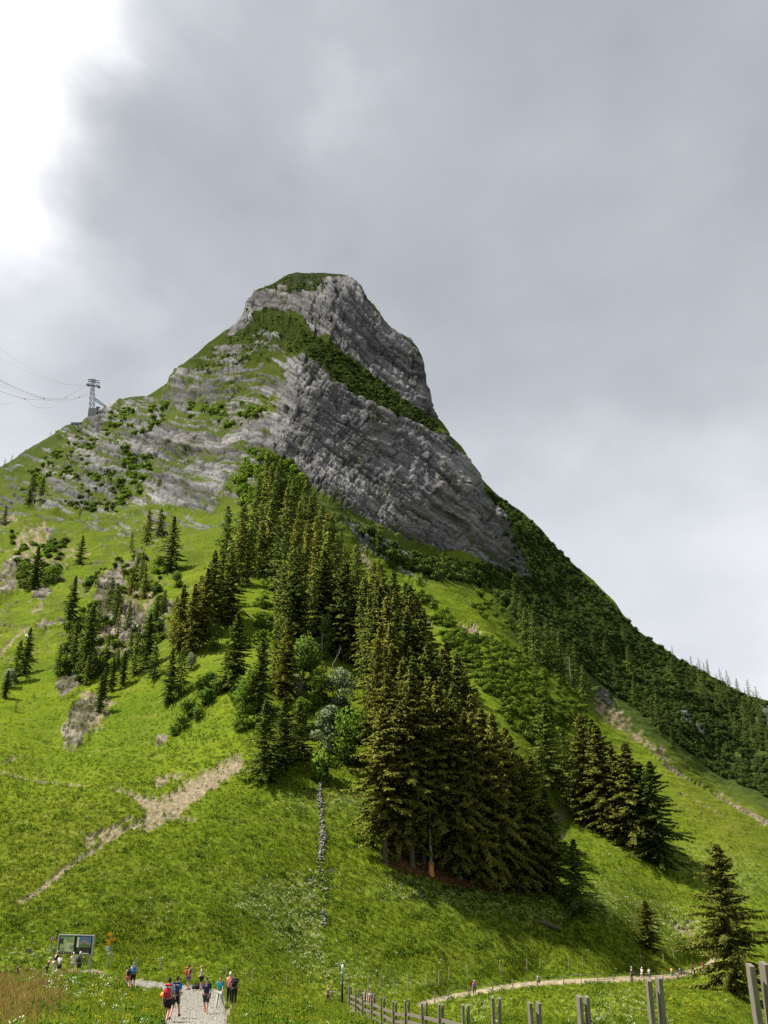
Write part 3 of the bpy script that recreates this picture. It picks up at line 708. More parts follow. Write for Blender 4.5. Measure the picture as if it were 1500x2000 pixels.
# where the sheet stands at a pixel of the photograph
GUr = _uc
def ground(u, v):
    """3-D point of the ground seen at pixel (u, v), from the built sheet"""
    ci = np.interp(u, GU, np.arange(nc)); vs0 = np.interp(u, GU, vs_); vs1 = np.interp(u, GU, vsm)
    ri = (v - 2082) / (vs1 - 2082)
    for _ in range(12):
        e = 2082 + (vs1 - 2082) * ri + (vs0 - vs1) * np.clip(ri, 0, 1.02) ** 14 - v
        ri = ri - e / ((vs1 - 2082) + 14 * (vs0 - vs1) * np.clip(ri, 0, 1.02) ** 13)
    ri = np.interp(ri, _s, np.arange(NROW), left=-1, right=NROW + 1)
    ci = float(np.clip(ci, 0, nc - 1.001)); ri = float(np.clip(ri, 0, NROW - 1.001))
    i, j = int(ci), int(ri); fx, fy = ci - i, ri - j
    q = (P[i, j] * (1 - fx) + P[i + 1, j] * fx) * (1 - fy) + (P[i, j + 1] * (1 - fx) + P[i + 1, j + 1] * fx) * fy
    return Vector(q)
def ground_many(u, v):
    ci = np.interp(u, GU, np.arange(nc)); vs0 = np.interp(u, GU, vs_); vs1 = np.interp(u, GU, vsm)
    ri = (v - 2082) / (vs1 - 2082)
    for _ in range(12):
        e = 2082 + (vs1 - 2082) * ri + (vs0 - vs1) * np.clip(ri, 0, 1.02) ** 14 - v
        ri = ri - e / ((vs1 - 2082) + 14 * (vs0 - vs1) * np.clip(ri, 0, 1.02) ** 13)
    ri = np.interp(ri, _s, np.arange(NROW), left=-1, right=NROW + 1)
    ok = (ri > 0) & (ri < NROW - 3)
    ci = np.clip(ci, 0, nc - 1.001); ri = np.clip(ri, 0, NROW - 1.001)
    i, j = ci.astype(int), ri.astype(int); fx, fy = (ci - i)[:, None], (ri - j)[:, None]
    q = (P[i, j] * (1 - fx) + P[i + 1, j] * fx) * (1 - fy) + (P[i, j + 1] * (1 - fx) + P[i + 1, j + 1] * fx) * fy
    return q, ok, i, j
bn2 = normals(P)

# ------------------------------------------------------------------ the ground's material
def terrain_material():
    m = bpy.data.materials.new('alpine_ground'); m.use_nodes = True
    nt = m.node_tree; N, L = nt.nodes.new, nt.links.new
    p = nt.nodes['Principled BSDF']
    p.inputs['Roughness'].default_value = 0.95
    p.inputs['Specular IOR Level'].default_value = 0.0
    tc = N('ShaderNodeTexCoord')
    t = N('ShaderNodeAttribute'); t.attribute_name = 'tint'
    n = N('ShaderNodeTexNoise'); n.inputs['Scale'].default_value = 1.5; n.inputs['Detail'].default_value = 4; n.inputs['Roughness'].default_value = 0.75
    L(tc.outputs['Object'], n.inputs['Vector'])
    mr = N('ShaderNodeMapRange'); mr.inputs['From Min'].default_value = 0.3; mr.inputs['From Max'].default_value = 0.7
    mr.inputs['To Min'].default_value = 0.62; mr.inputs['To Max'].default_value = 1.36
    L(n.outputs[0], mr.inputs[0])
    sc = N('ShaderNodeVectorMath'); sc.operation = 'SCALE'
    L(t.outputs['Color'], sc.inputs[0]); L(mr.outputs[0], sc.inputs['Scale'])
    L(sc.outputs[0], p.inputs['Base Color'])
    b = N('ShaderNodeBump'); b.inputs['Strength'].default_value = 0.7; b.inputs['Distance'].default_value = 0.35
    L(n.outputs[0], b.inputs['Height']); L(b.outputs[0], p.inputs['Normal'])
    return m
M_ground = terrain_material()
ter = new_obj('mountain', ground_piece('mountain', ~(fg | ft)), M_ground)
road = new_obj('gravel_road', ground_piece('gravel_road', fg), M_ground)
tag(road, 'pale gravel road leading from the near edge to the side path', 'road', kind='structure')
track = new_obj('dirt_track', ground_piece('dirt_track', ft), M_ground)
tag(track, 'narrow pale dirt track crossing the foot of the slope', 'path', kind='structure')
tag(ter, 'steep limestone peak above green alpine meadows with a gravel path at its foot', 'mountain', kind='structure')
# ------------------------------------------------------------------ leaves, bark
def mat_leaf(name, ca, cb, trans=0.30, cc=None):
    m = bpy.data.materials.new(name); m.use_nodes = True
    nt = m.node_tree; nt.nodes.clear(); N, L = nt.nodes.new, nt.links.new
    out = N('ShaderNodeOutputMaterial'); mx = N('ShaderNodeMixShader'); df = N('ShaderNodeBsdfDiffuse'); tr = N('ShaderNodeBsdfTranslucent')
    oi = N('ShaderNodeObjectInfo'); at = N('ShaderNodeAttribute'); at.attribute_name = 'vary'
    r = N('ShaderNodeValToRGB'); e = r.color_ramp.elements
    e[0].color = tuple(ca) + (1,); e[1].color = tuple(cb) + (1,)
    if cc is not None:
        e[1].position = 0.86
        x = e.new(1.0); x.color = tuple(cc) + (1,)
    a = N('ShaderNodeMath'); a.operation = 'MULTIPLY_ADD'
    a.inputs[1].default_value = 0.55
    L(at.outputs['Fac'], a.inputs[0])
    a2 = N('ShaderNodeMath'); a2.operation = 'MULTIPLY'; a2.inputs[1].default_value = 0.45
    L(oi.outputs['Random'], a2.inputs[0]); L(a2.outputs[0], a.inputs[2])
    L(a.outputs[0], r.inputs[0])
    L(r.outputs[0], df.inputs[0])
    ht = N('ShaderNodeMix'); ht.data_type = 'RGBA'; ht.blend_type = 'MULTIPLY'; ht.inputs[0].default_value = 1.0
    L(r.outputs[0], ht.inputs[6]); ht.inputs[7].default_value = (1.08, 1.15, 0.55, 1)
    L(ht.outputs[2], tr.inputs[0])
    # a leaf seen from behind keeps the normal of its tuft
    ge = N('ShaderNodeNewGeometry'); fl = N('ShaderNodeMath'); fl.operation = 'MULTIPLY_ADD'; fl.inputs[1].default_value = -2.0; fl.inputs[2].default_value = 1.0
    L(ge.outputs['Backfacing'], fl.inputs[0])
    nv = N('ShaderNodeVectorMath'); nv.operation = 'SCALE'; L(ge.outputs['Normal'], nv.inputs[0]); L(fl.outputs[0], nv.inputs['Scale'])
    L(nv.outputs[0], df.inputs['Normal'])
    mx.inputs[0].default_value = trans
    L(df.outputs[0], mx.inputs[1]); L(tr.outputs[0], mx.inputs[2]); L(mx.outputs[0], out.inputs[0])
    return m
M = {}
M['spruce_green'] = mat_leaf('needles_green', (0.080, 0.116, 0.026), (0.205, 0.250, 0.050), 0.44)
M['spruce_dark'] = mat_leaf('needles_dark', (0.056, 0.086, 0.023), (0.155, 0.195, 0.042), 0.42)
M['spruce_olive'] = mat_leaf('needles_olive', (0.100, 0.114, 0.026), (0.245, 0.240, 0.050), 0.45)
M['leaf_mid'] = mat_leaf('leaf_mid_green', (0.055, 0.100, 0.018), (0.120, 0.185, 0.032), 0.32)
M['leaf_fresh'] = mat_leaf('leaf_fresh_green', (0.065, 0.125, 0.014), (0.150, 0.225, 0.030), 0.30)
M['leaf_pale'] = mat_leaf('leaf_pale_green', (0.090, 0.130, 0.060), (0.250, 0.300, 0.170), 0.22)
M['leaf_dark'] = mat_leaf('leaf_dark_green', (0.030, 0.056, 0.014), (0.085, 0.125, 0.028), 0.28)
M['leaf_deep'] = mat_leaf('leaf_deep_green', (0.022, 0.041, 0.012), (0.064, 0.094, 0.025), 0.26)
M['leaf_scrub'] = mat_leaf('leaf_scrub_green', (0.068, 0.115, 0.014), (0.135, 0.190, 0.026), 0.30)
M['grass'] = mat_leaf('grass_blades', (0.074, 0.118, 0.010), (0.162, 0.206, 0.018), 0.30, (0.23, 0.25, 0.06))
M['grass_dry'] = mat_leaf('grass_seed_brown', (0.09, 0.07, 0.018), (0.20, 0.14, 0.045), 0.25)
M['herb'] = mat_leaf('herb_leaves', (0.040, 0.080, 0.008), (0.095, 0.150, 0.014), 0.25)
M['petal_white'] = mat_leaf('petal_white', (0.42, 0.44, 0.28), (0.66, 0.67, 0.55), 0.25)
M['petal_yellow'] = mat_leaf('petal_yellow', (0.48, 0.36, 0.015), (0.70, 0.52, 0.03), 0.2)
M['bark'] = mat_plain('bark', (0.085, 0.068, 0.054), 0.95, 0.45, 5.0, bump=0.6)
M['dead_wood'] = mat_plain('dead_wood', (0.22, 0.20, 0.18), 0.95, 0.35, 5.0)
M['split_wood'] = mat_plain('split_wood', (0.42, 0.20, 0.07), 0.85, 0.4, 6.0)

def set_vary(me, per_face, nper):
    """random tint per leaf: a value on every vertex of a leaf"""
    attr_float(me, 'vary', np.repeat(per_face, nper))

def kites(base, tip, side, w, rng):
    """leaf-shaped quads from base to tip, widest in the middle"""
    mid = base * 0.55 + tip * 0.45
    a = mid + side * w[:, None]; b = mid - side * w[:, None]
    v = np.stack([base, a, tip, b], 1).reshape(-1, 3)
    f = np.arange(len(v)).reshape(-1, 4)
    return v, f

def unit(a): return a / (np.linalg.norm(a, axis=-1, keepdims=True) + 1e-9)

def soft_normals(me, outward, rng, k):
    """leaves shade as the tuft they belong to: normals lean outwards with some scatter"""
    n = unit(unit(outward) * 1.0 + np.repeat(rng.normal(0, k * 0.55, (len(outward) // 4, 3)), 4, 0))
    me.normals_split_custom_set_from_vertices(n.astype(np.float32))

def conifer_meshes(seed, H=20.0, R=3.6, cb=0.08, nbr=170, per=26, droop=0.5, power=0.85, gap=0.0, lean=0.0):
    rng = np.random.default_rng(seed)
    t = np.sort(rng.random(nbr) ** 1.0)
    t = (np.arange(nbr) + rng.random(nbr) * 0.9) / nbr
    h = H * (cb + (0.985 - cb) * t)
    prof = np.where(t < 0.18, 0.72 + 0.28 * t / 0.18, 1 - ((t - 0.18) / 0.82) ** (1 / power) * 0.97) if power < 1 else np.where(t < 0.15, 0.75 + 0.25 * t / 0.15, (1 - (t - 0.15) / 0.85) ** power + 0.02)
    az = np.arange(nbr) * 2.39996 + rng.normal(0, 0.35, nbr)
    az_fac = 1 + 0.15 * np.sin(az * 2 + seed) + 0.17 * np.sin(az * 3 + t * 9 + seed * 2) + 0.12 * np.sin(az + t * 21 + seed * 5)
    Ln = R * prof * az_fac * rng.uniform(0.50, 1.20, nbr)
    Ln = np.where(rng.random(nbr) < 0.07, Ln * 0.4, Ln)
    if gap: Ln = np.where(rng.random(nbr) < gap, Ln * 0.35, Ln)
    pitch0 = np.radians(-12 + 48 * t ** 1.5 + rng.normal(0, 13, nbr))
    V = []; F = []; W = []; n0 = 0
    out = np.stack([np.cos(az), np.sin(az), np.zeros(nbr)], -1)
    lat = np.stack([-np.sin(az), np.cos(az), np.zeros(nbr)], -1)
    up = np.array([0, 0, 1.0])
    lx = lean * H
    def on_branch(i, s):
        d = Ln[i] * s
        z = np.sin(pitch0[i]) * d - droop * 0.30 * Ln[i] * s ** 1.6 * (1 - 0.55 * t[i]) + 0.13 * Ln[i] * np.maximum(0, s - 0.7) * (1 - t[i])
        p = out[i] * (np.cos(pitch0[i]) * d)[:, None]
        p[:, 2] = h[i] + z
        p[:, 0] += lx * (h[i] / H) ** 2
        return p
    cnt = np.maximum(6, (per * (0.35 + 0.65 * Ln / R)).astype(int))
    bi = np.repeat(np.arange(nbr), cnt)
    s = rng.random(len(bi)) ** 0.75
    base = on_branch(bi, np.clip(s, 0.03, 1))
    sg = np.where(rng.random(len(bi)) < 0.5, -1, 1)
    fk = 0.62 if per > 30 else 1.0
    tl = (0.20 * Ln[bi] * (1.15 - s) + 0.030 * H * rng.uniform(0.6, 1.2, len(bi))) * rng.uniform(0.6, 1.25, len(bi)) * fk
    hang = rng.uniform(0.15, 1.0, len(bi)) * (1 - 0.5 * t[bi]) * (0.45 + droop)
    dirv = unit(lat[bi] * (sg * rng.uniform(0.35, 1.0, len(bi)))[:, None] + out[bi] * rng.uniform(0.25, 0.9, len(bi))[:, None] - up * hang[:, None])
    tip = base + dirv * tl[:, None]
    side = unit(np.cross(dirv, rng.normal(0, 1, (len(bi), 3))))
    v, f = kites(base, tip, side, (0.0042 if per > 30 else 0.0058) * H * rng.uniform(0.7, 1.5, len(bi)) + 0.045 * tl, rng)
    V.append(v); F.append(f); W.append(np.repeat(rng.random(len(bi)) * 0.6 + 0.4 * np.repeat(rng.random(nbr), cnt), 4))
    # branch spines as long blades, and the leader
    b0 = on_branch(np.arange(nbr), np.full(nbr, 0.02)); b1 = on_branch(np.arange(nbr), np.full(nbr, 0.98))
    v2, f2 = kites(b0, b1, np.repeat(up[None], nbr, 0), np.full(nbr, 0.0045 * H), rng)
    V.append(v2); F.append(f2 + len(v)); W.append(np.full(len(v2), 0.3))
    vv = np.concatenate(V)
    crown = np_mesh('crown', vv, np.concatenate(F), smooth=True)
    soft_normals(crown, vv - np.array([0, 0, 1.0]) * (vv[:, 2:3] - 0.05 * H - 0.70 * np.linalg.norm(vv[:, :2], axis=1, keepdims=True)) , rng, 0.75)
    attr_float(crown, 'vary', np.concatenate(W))
    mb = MB()
    zs = [-0.05, 0.0, 0.03, 0.2, 0.5, 0.8, 1.0]
    rr = [0.020, 0.017, 0.0135, 0.011, 0.0075, 0.0035, 0.0006]
    mb.tube([(lx * max(z, 0) ** 2, 0, z * H) for z in zs], [r * H for r in rr], 7)
    for k in range(9):
        z = H * (0.03 + 0.012 * k); a = k * 2.4 + seed
        mb.tube([(0, 0, z), (math.cos(a) * H * 0.05, math.sin(a) * H * 0.05, z - H * 0.006)], [0.002 * H, 0.0008 * H], 3)
    trunk = mb.mesh('trunk', True); trunk.materials.append(M['bark'])
    return crown, trunk

def broadleaf_meshes(seed, H=10.0, W=4.6, n=2600, leaf=0.42, cb=0.08, lobes=30):
    rng = np.random.default_rng(seed)
    c = []
    for k in range(lobes):
        z = cb + (1 - cb) * rng.random() ** 0.85
        rad = W * 0.5 * math.sin(math.pi * min(0.97, max(0.10, (z - cb) / (1 - cb) * 0.86 + 0.10))) ** 0.7
        a = rng.random() * 6.283; q = rng.random() ** 0.5
        c.append((math.cos(a) * rad * q * 0.82, math.sin(a) * rad * q * 0.82, z * H * 0.93, (0.17 + 0.12 * rng.random()) * W * 0.5 * 1.5))
    c = np.array(c)
    li = rng.integers(0, lobes, n)
    d = unit(rng.normal(0, 1, (n, 3)) + np.array([0, 0, 0.25]))
    rr = c[li, 3] * (0.45 + 0.62 * rng.random(n) ** 0.5)
    p = c[li, :3] + d * rr[:, None] * np.array([1, 1, 0.85])
    p[:, 2] = np.maximum(p[:, 2], 0.04 * H)
    dv = unit(d * 0.7 + rng.normal(0, 0.7, (n, 3)) - np.array([0, 0, 0.25]))
    sd = unit(np.cross(dv, rng.normal(0, 1, (n, 3))))
    L = leaf * rng.uniform(0.7, 1.5, n)
    v, f = kites(p, p + dv * L[:, None], sd, L * 0.36, rng)
    crown = np_mesh('crown', v, f, smooth=True)
    soft_normals(crown, v - np.repeat(c[li, :3] * np.array([0.5, 0.5, 0.8]), 4, 0), rng, 0.6)
    attr_float(crown, 'vary', np.repeat(0.5 * rng.random(n) + 0.5 * rng.random(lobes)[li], 4))
    mb = MB()
    mb.tube([(0, 0, -0.05 * H), (0, 0, 0.02 * H), (0.02 * H, 0, 0.25 * H), (0.01 * H, 0.02 * H, 0.6 * H)], [0.022 * H, 0.018 * H, 0.013 * H, 0.006 * H], 7)
    for k in range(0, lobes, 2):
        mb.tube([(0.015 * H, 0.01 * H, 0.2 * H + 0.012 * H * k), tuple(c[k, :3])], [0.006 * H, 0.0015 * H], 4)
    trunk = mb.mesh('trunk', True); trunk.materials.append(M['bark'])
    return crown, trunk

CON = {
 'tall': [conifer_meshes(1, R=3.7, nbr=210, per=92, droop=0.8, power=0.55), conifer_meshes(2, R=4.2, nbr=210, per=92, droop=0.75, power=0.6), conifer_meshes(3, R=3.4, nbr=200, per=92, droop=0.85, cb=0.10, power=0.5)],
 'broad': [conifer_meshes(4, R=4.3, nbr=220, per=92, droop=0.75, power=0.46, cb=0.05), conifer_meshes(5, R=4.9, nbr=230, per=92, droop=0.7, power=0.55, cb=0.04)],
 'bare_foot': [conifer_meshes(6, R=3.2, nbr=190, per=92, droop=0.8, power=0.48, cb=0.20), conifer_meshes(7, R=3.5, nbr=190, per=92, droop=0.75, power=0.5, cb=0.16)],
 'spire': [conifer_meshes(8, R=4.6, nbr=190, per=72, droop=0.4, power=1.05, cb=0.03), conifer_meshes(9, R=5.0, nbr=190, per=72, droop=0.45, power=0.95, cb=0.03)],
 'mid': [conifer_meshes(10, R=4.0, nbr=130, per=24, droop=0.7, power=0.65), conifer_meshes(11, R=4.5, nbr=130, per=24, droop=0.6, power=0.75), conifer_meshes(12, R=3.6, nbr=120, per=24, droop=0.75, gap=0.12, power=0.6)],
 'thin': [conifer_meshes(13, R=2.6, nbr=80, per=16, droop=0.5, gap=0.25, cb=0.15), conifer_meshes(14, R=3.0, nbr=80, per=16, droop=0.6, gap=0.2, cb=0.2)],
 'small': [conifer_meshes(15, R=5.2, nbr=60, per=14, droop=0.4, power=1.0, cb=0.02), conifer_meshes(16, R=4.4, nbr=60, per=14, droop=0.5, cb=0.05)],
}
BRD = [broadleaf_meshes(21, W=6.0), broadleaf_meshes(22, W=7.0, n=3200), broadleaf_meshes(23, W=8.0, n=3200, cb=0.05)]
BSH = [broadleaf_meshes(31, H=3.0, W=3.6, n=900, leaf=0.30, cb=0.05, lobes=16), broadleaf_meshes(32, H=2.6, W=3.8, n=900, leaf=0.30, cb=0.05, lobes=16)]

def place_tree(name, meshes, H0, u, v, hpx, mat, label, cat, group=None, wfac=1.0, single=False, rz=None):
    p = ground(u, v)
    _, _, d = project(p)
    h = hpx * d / FOC
    # the height seen from below: tilt of the ray shortens or lengthens little, so solve by projection of the top
    for _ in range(3):
        _, tv, _ = project((p.x, p.y, p.z + h))
        h *= hpx / max(1.0, v - tv)
    s = h / H0
    rz = random.uniform(0, 6.283) if rz is None else rz
    crown, trunk = meshes
    if not crown.materials: crown.materials.append(mat)
    def mk(nm, me):
        o = bpy.data.objects.new(nm, me); COL.objects.link(o); return o
    if single:
        o = mk(name, crown)
        o.material_slots[0].link = 'OBJECT'; o.material_slots[0].material = mat
        root = o
    else:
        root = bpy.data.objects.new(name, None); COL.objects.link(root); root.empty_display_size = 0.3
        t = mk('trunk', trunk); t.parent = root
        c = mk('crown', crown); c.parent = root
        c.material_slots[0].link = 'OBJECT'; c.material_slots[0].material = mat
    root.location = p - Vector((0, 0, 0.01 * h))
    root.scale = (s * wfac, s * wfac, s)
    root.rotation_euler = (random.uniform(-0.02, 0.02), random.uniform(-0.02, 0.02), rz)
    tag(root, label, cat, group)
    return root

def spruce(u, v, h, kind, mat, label, group=None, w=1.0, single=None):
    ms = CON[kind]
    sg = False
    return place_tree('spruce_tree', ms[int(u * 7 + v) % len(ms)], 20.0, u, v, h, M[mat], label, 'tree', group, w, sg)

# ---- the dark stand in the middle
G = 'olive spruces of the dense stand beside the stone wall'
LB = 'tall olive-brown spruce of the dense stand by the stone wall'
spruce(753, 1681, 300, 'bare_foot', 'spruce_olive', 'leftmost olive spruce of the dense stand, thin lower crown over meadow', w=1.35)
spruce(896, 1712, 345, 'broad', 'spruce_olive', 'bushy olive spruce right of the broken trunk, branches down to the ground', w=0.8)
spruce(1078, 1740, 205, 'broad', 'spruce_dark', 'short dark spruce at the right end of the dense stand', w=0.95)
for (u, v, h, k, m, w) in ((806, 1688, 380, 'bare_foot', 'spruce_olive', 1.2), (829, 1684, 335, 'bare_foot', 'spruce_olive', 1.0), (862, 1694, 375, 'tall', 'spruce_olive', 1.15), (937, 1727, 345, 'broad', 'spruce_olive', .8), (976, 1734, 350, 'broad', 'spruce_olive', .8),
 (1014, 1738, 310, 'broad', 'spruce_olive', .85), (1047, 1738, 268, 'broad', 'spruce_olive', .9), (918, 1702, 320, 'tall', 'spruce_olive', 1.2), (958, 1706, 330, 'tall', 'spruce_olive', 1.2), (1000, 1714, 300, 'tall', 'spruce_olive', 1.2), (780, 1672, 300, 'tall', 'spruce_olive', 1.1),
 (1030, 1716, 250, 'broad', 'spruce_dark', .9)):
    spruce(u, v, h, k, m, LB, G, w)
for (u, v, h, k, m, w) in ((845, 1600, 285, 'tall', 'spruce_olive', 1.1), (890, 1590, 260, 'tall', 'spruce_green', 1.1), (925, 1600, 250, 'tall', 'spruce_olive', 1.1), (800, 1590, 280, 'tall', 'spruce_olive', 1.2), (760, 1560, 250, 'tall', 'spruce_olive', 1.1), (870, 1540, 250, 'tall', 'spruce_green', 1.1), (905, 1520, 230, 'mid', 'spruce_olive', 1.2)):
    spruce(u, v, h, k, m, 'spruce rising behind the front row of the dense stand', 'spruces behind the dense stand', w)
spruce(742, 1512, 272, 'broad', 'spruce_olive', 'broad olive spruce beside the fresh green leafy tree above the wall', w=.68)
# ---- single spruces of the meadow
spruce(1128, 1783, 148, 'spire', 'spruce_dark', 'small dark cone-shaped spruce standing just right of the dense stand', w=1.5)
spruce(1270, 1856, 100, 'broad', 'spruce_olive', 'low broad yellowish spruce in the hollow above the path', w=1.5)
spruce(1437, 1942, 300, 'broad', 'spruce_olive', 'large olive-brown spruce by the path beside the wooden fence post', w=1.2)
spruce(515, 1522, 158, 'spire', 'spruce_dark', 'dark spruce left of the pair at the top of the meadow', w=1.5)
spruce(553, 1497, 138, 'spire', 'spruce_dark', 'dark spruce with bare stem in the middle of the meadow-top trio', w=1.9)
spruce(583, 1478, 112, 'spire', 'spruce_green', 'right and smallest spruce of the meadow-top trio', w=1.7)
spruce(503, 1573, 24, 'small', 'spruce_dark', 'tiny lone spruce in the meadow below the dark trio', w=1.5)
spruce(532, 1510, 30, 'small', 'spruce_green', 'small young spruce at the foot of the dark trio', w=1.5)
# ---- the stand on the right slope
G = 'spruces of the stand on the right slope'
for (u, v, h, k, m, w, lb) in ((1070, 1542, 172, 'spire', 'spruce_green', 1.1, 'yellow-green pointed spruce at the left end of the right slope stand'), (1107, 1550, 132, 'thin', 'spruce_dark', 1.3, 'thin ragged dark spruce with bare trunk on the right slope'),
 (1152, 1606, 216, 'broad', 'spruce_olive', .8, None), (1182, 1626, 216, 'tall', 'spruce_olive', 1.15, None), (1170, 1570, 170, 'tall', 'spruce_green', 1.1, None), (1212, 1640, 190, 'broad', 'spruce_olive', .7, None), (1240, 1656, 212, 'tall', 'spruce_olive', 1.2, None),
 (1264, 1672, 190, 'broad', 'spruce_dark', .7, None), (1291, 1692, 210, 'broad', 'spruce_dark', .85, 'rightmost dark spruce of the right slope stand, casting shadow on meadow'), (1130, 1580, 140, 'mid', 'spruce_green', 1.1, None)):
    spruce(u, v, h, k, m, lb or 'spruce inside the right slope stand', G if not lb else None, w * 1.25)

# ---- the wood that climbs the spur
def in_poly(u, v, pl):
    ins = False
    for k in range(len(pl)):
        x1, y1 = pl[k]; x2, y2 = pl[(k + 1) % len(pl)]
        if (y1 > v) != (y2 > v) and u < (x2 - x1) * (v - y1) / (y2 - y1) + x1: ins = not ins
    return ins
def scatter_poly(pl, n, dmin, rng, tries=4000):
    a = np.array(pl); out = []
    for _ in range(tries):
        if len(out) >= n: break
        u = rng.uniform(a[:, 0].min(), a[:, 0].max()); v = rng.uniform(a[:, 1].min(), a[:, 1].max())
        if not in_poly(u, v, pl): continue
        if all((u - x) ** 2 + (1.3 * (v - y)) ** 2 > dmin ** 2 for x, y in out): out.append((u, v))
    return out
rf = random.Random(5)
WOOD = [(516, 958), (552, 972), (606, 1026), (648, 1084), (690, 1165), (740, 1225), (800, 1300), (850, 1360), (892, 1430), (925, 1500), (915, 1545), (800, 1540), (748, 1490), (722, 1400), (706, 1330), (664, 1296), (606, 1272), (560, 1290), (548, 1250), (556, 1170), (505, 1130), (474, 1150), (446, 1190), (424, 1165), (446, 1096), (492, 1036)]
for (u, v) in scatter_poly(WOOD, 130, 13.5, rf):
    q = ground(u, v); d = project(q)[2]
    h = (rf.uniform(13.5, 20) if v < 1200 else rf.uniform(16, 23)) * FOC / d
    m = rf.choice(('spruce_dark', 'spruce_dark', 'spruce_green', 'spruce_olive') if v < 1200 else ('spruce_dark', 'spruce_green', 'spruce_olive', 'spruce_olive'))
    up = v < 1200
    spruce(u, v, h, 'tall' if h > 170 else ('mid' if rf.random() < .85 else 'thin'), m, 'spruce in the upper spur wood below the cliff' if up else 'spruce in the lower spur wood', 'upper spruces of the spur wood' if up else 'lower spruces of the spur wood', rf.uniform(.95, 1.2), False)
for (u, v, h, m, lb) in ((438, 1078, 92, 'spruce_dark', 'dark pointed spruce standing clear on the left edge of the spur wood'), (448, 1224, 150, 'spruce_green', 'green spruce with a bare stem at the lower edge of the left grove'), (458, 1342, 150, 'spruce_dark', 'dark slim spruce alone in the bright grass strip left of the wood'),
 (505, 1402, 160, 'spruce_green', 'slender green spruce above the bushes left of the leafy tree'), (436, 1345, 80, 'spruce_dark', 'short dark spruce among bushes on the left grass strip'), (556, 1364, 162, 'spruce_olive', 'olive-brown spruce directly left of the round leafy tree'), (535, 1330, 120, 'spruce_green', 'green spruce behind the olive one near the leafy tree')):
    spruce(u, v, h, 'tall' if h > 120 else 'mid', m, lb, None, 1.1, False)
G = 'spruces of the left grove'
for (u, v, h, m) in ((352, 1288, 150, 'spruce_olive'), (374, 1284, 148, 'spruce_olive'), (396, 1268, 162, 'spruce_olive'), (412, 1236, 165, 'spruce_green'), (426, 1218, 140, 'spruce_olive'), (386, 1250, 130, 'spruce_green'), (340, 1262, 100, 'spruce_olive'), (405, 1205, 110, 'spruce_olive')):
    spruce(u, v, h, 'mid' if h < 140 else 'tall', m, 'spruce of the grove left of the bright grass strip', G, 1.0, False)
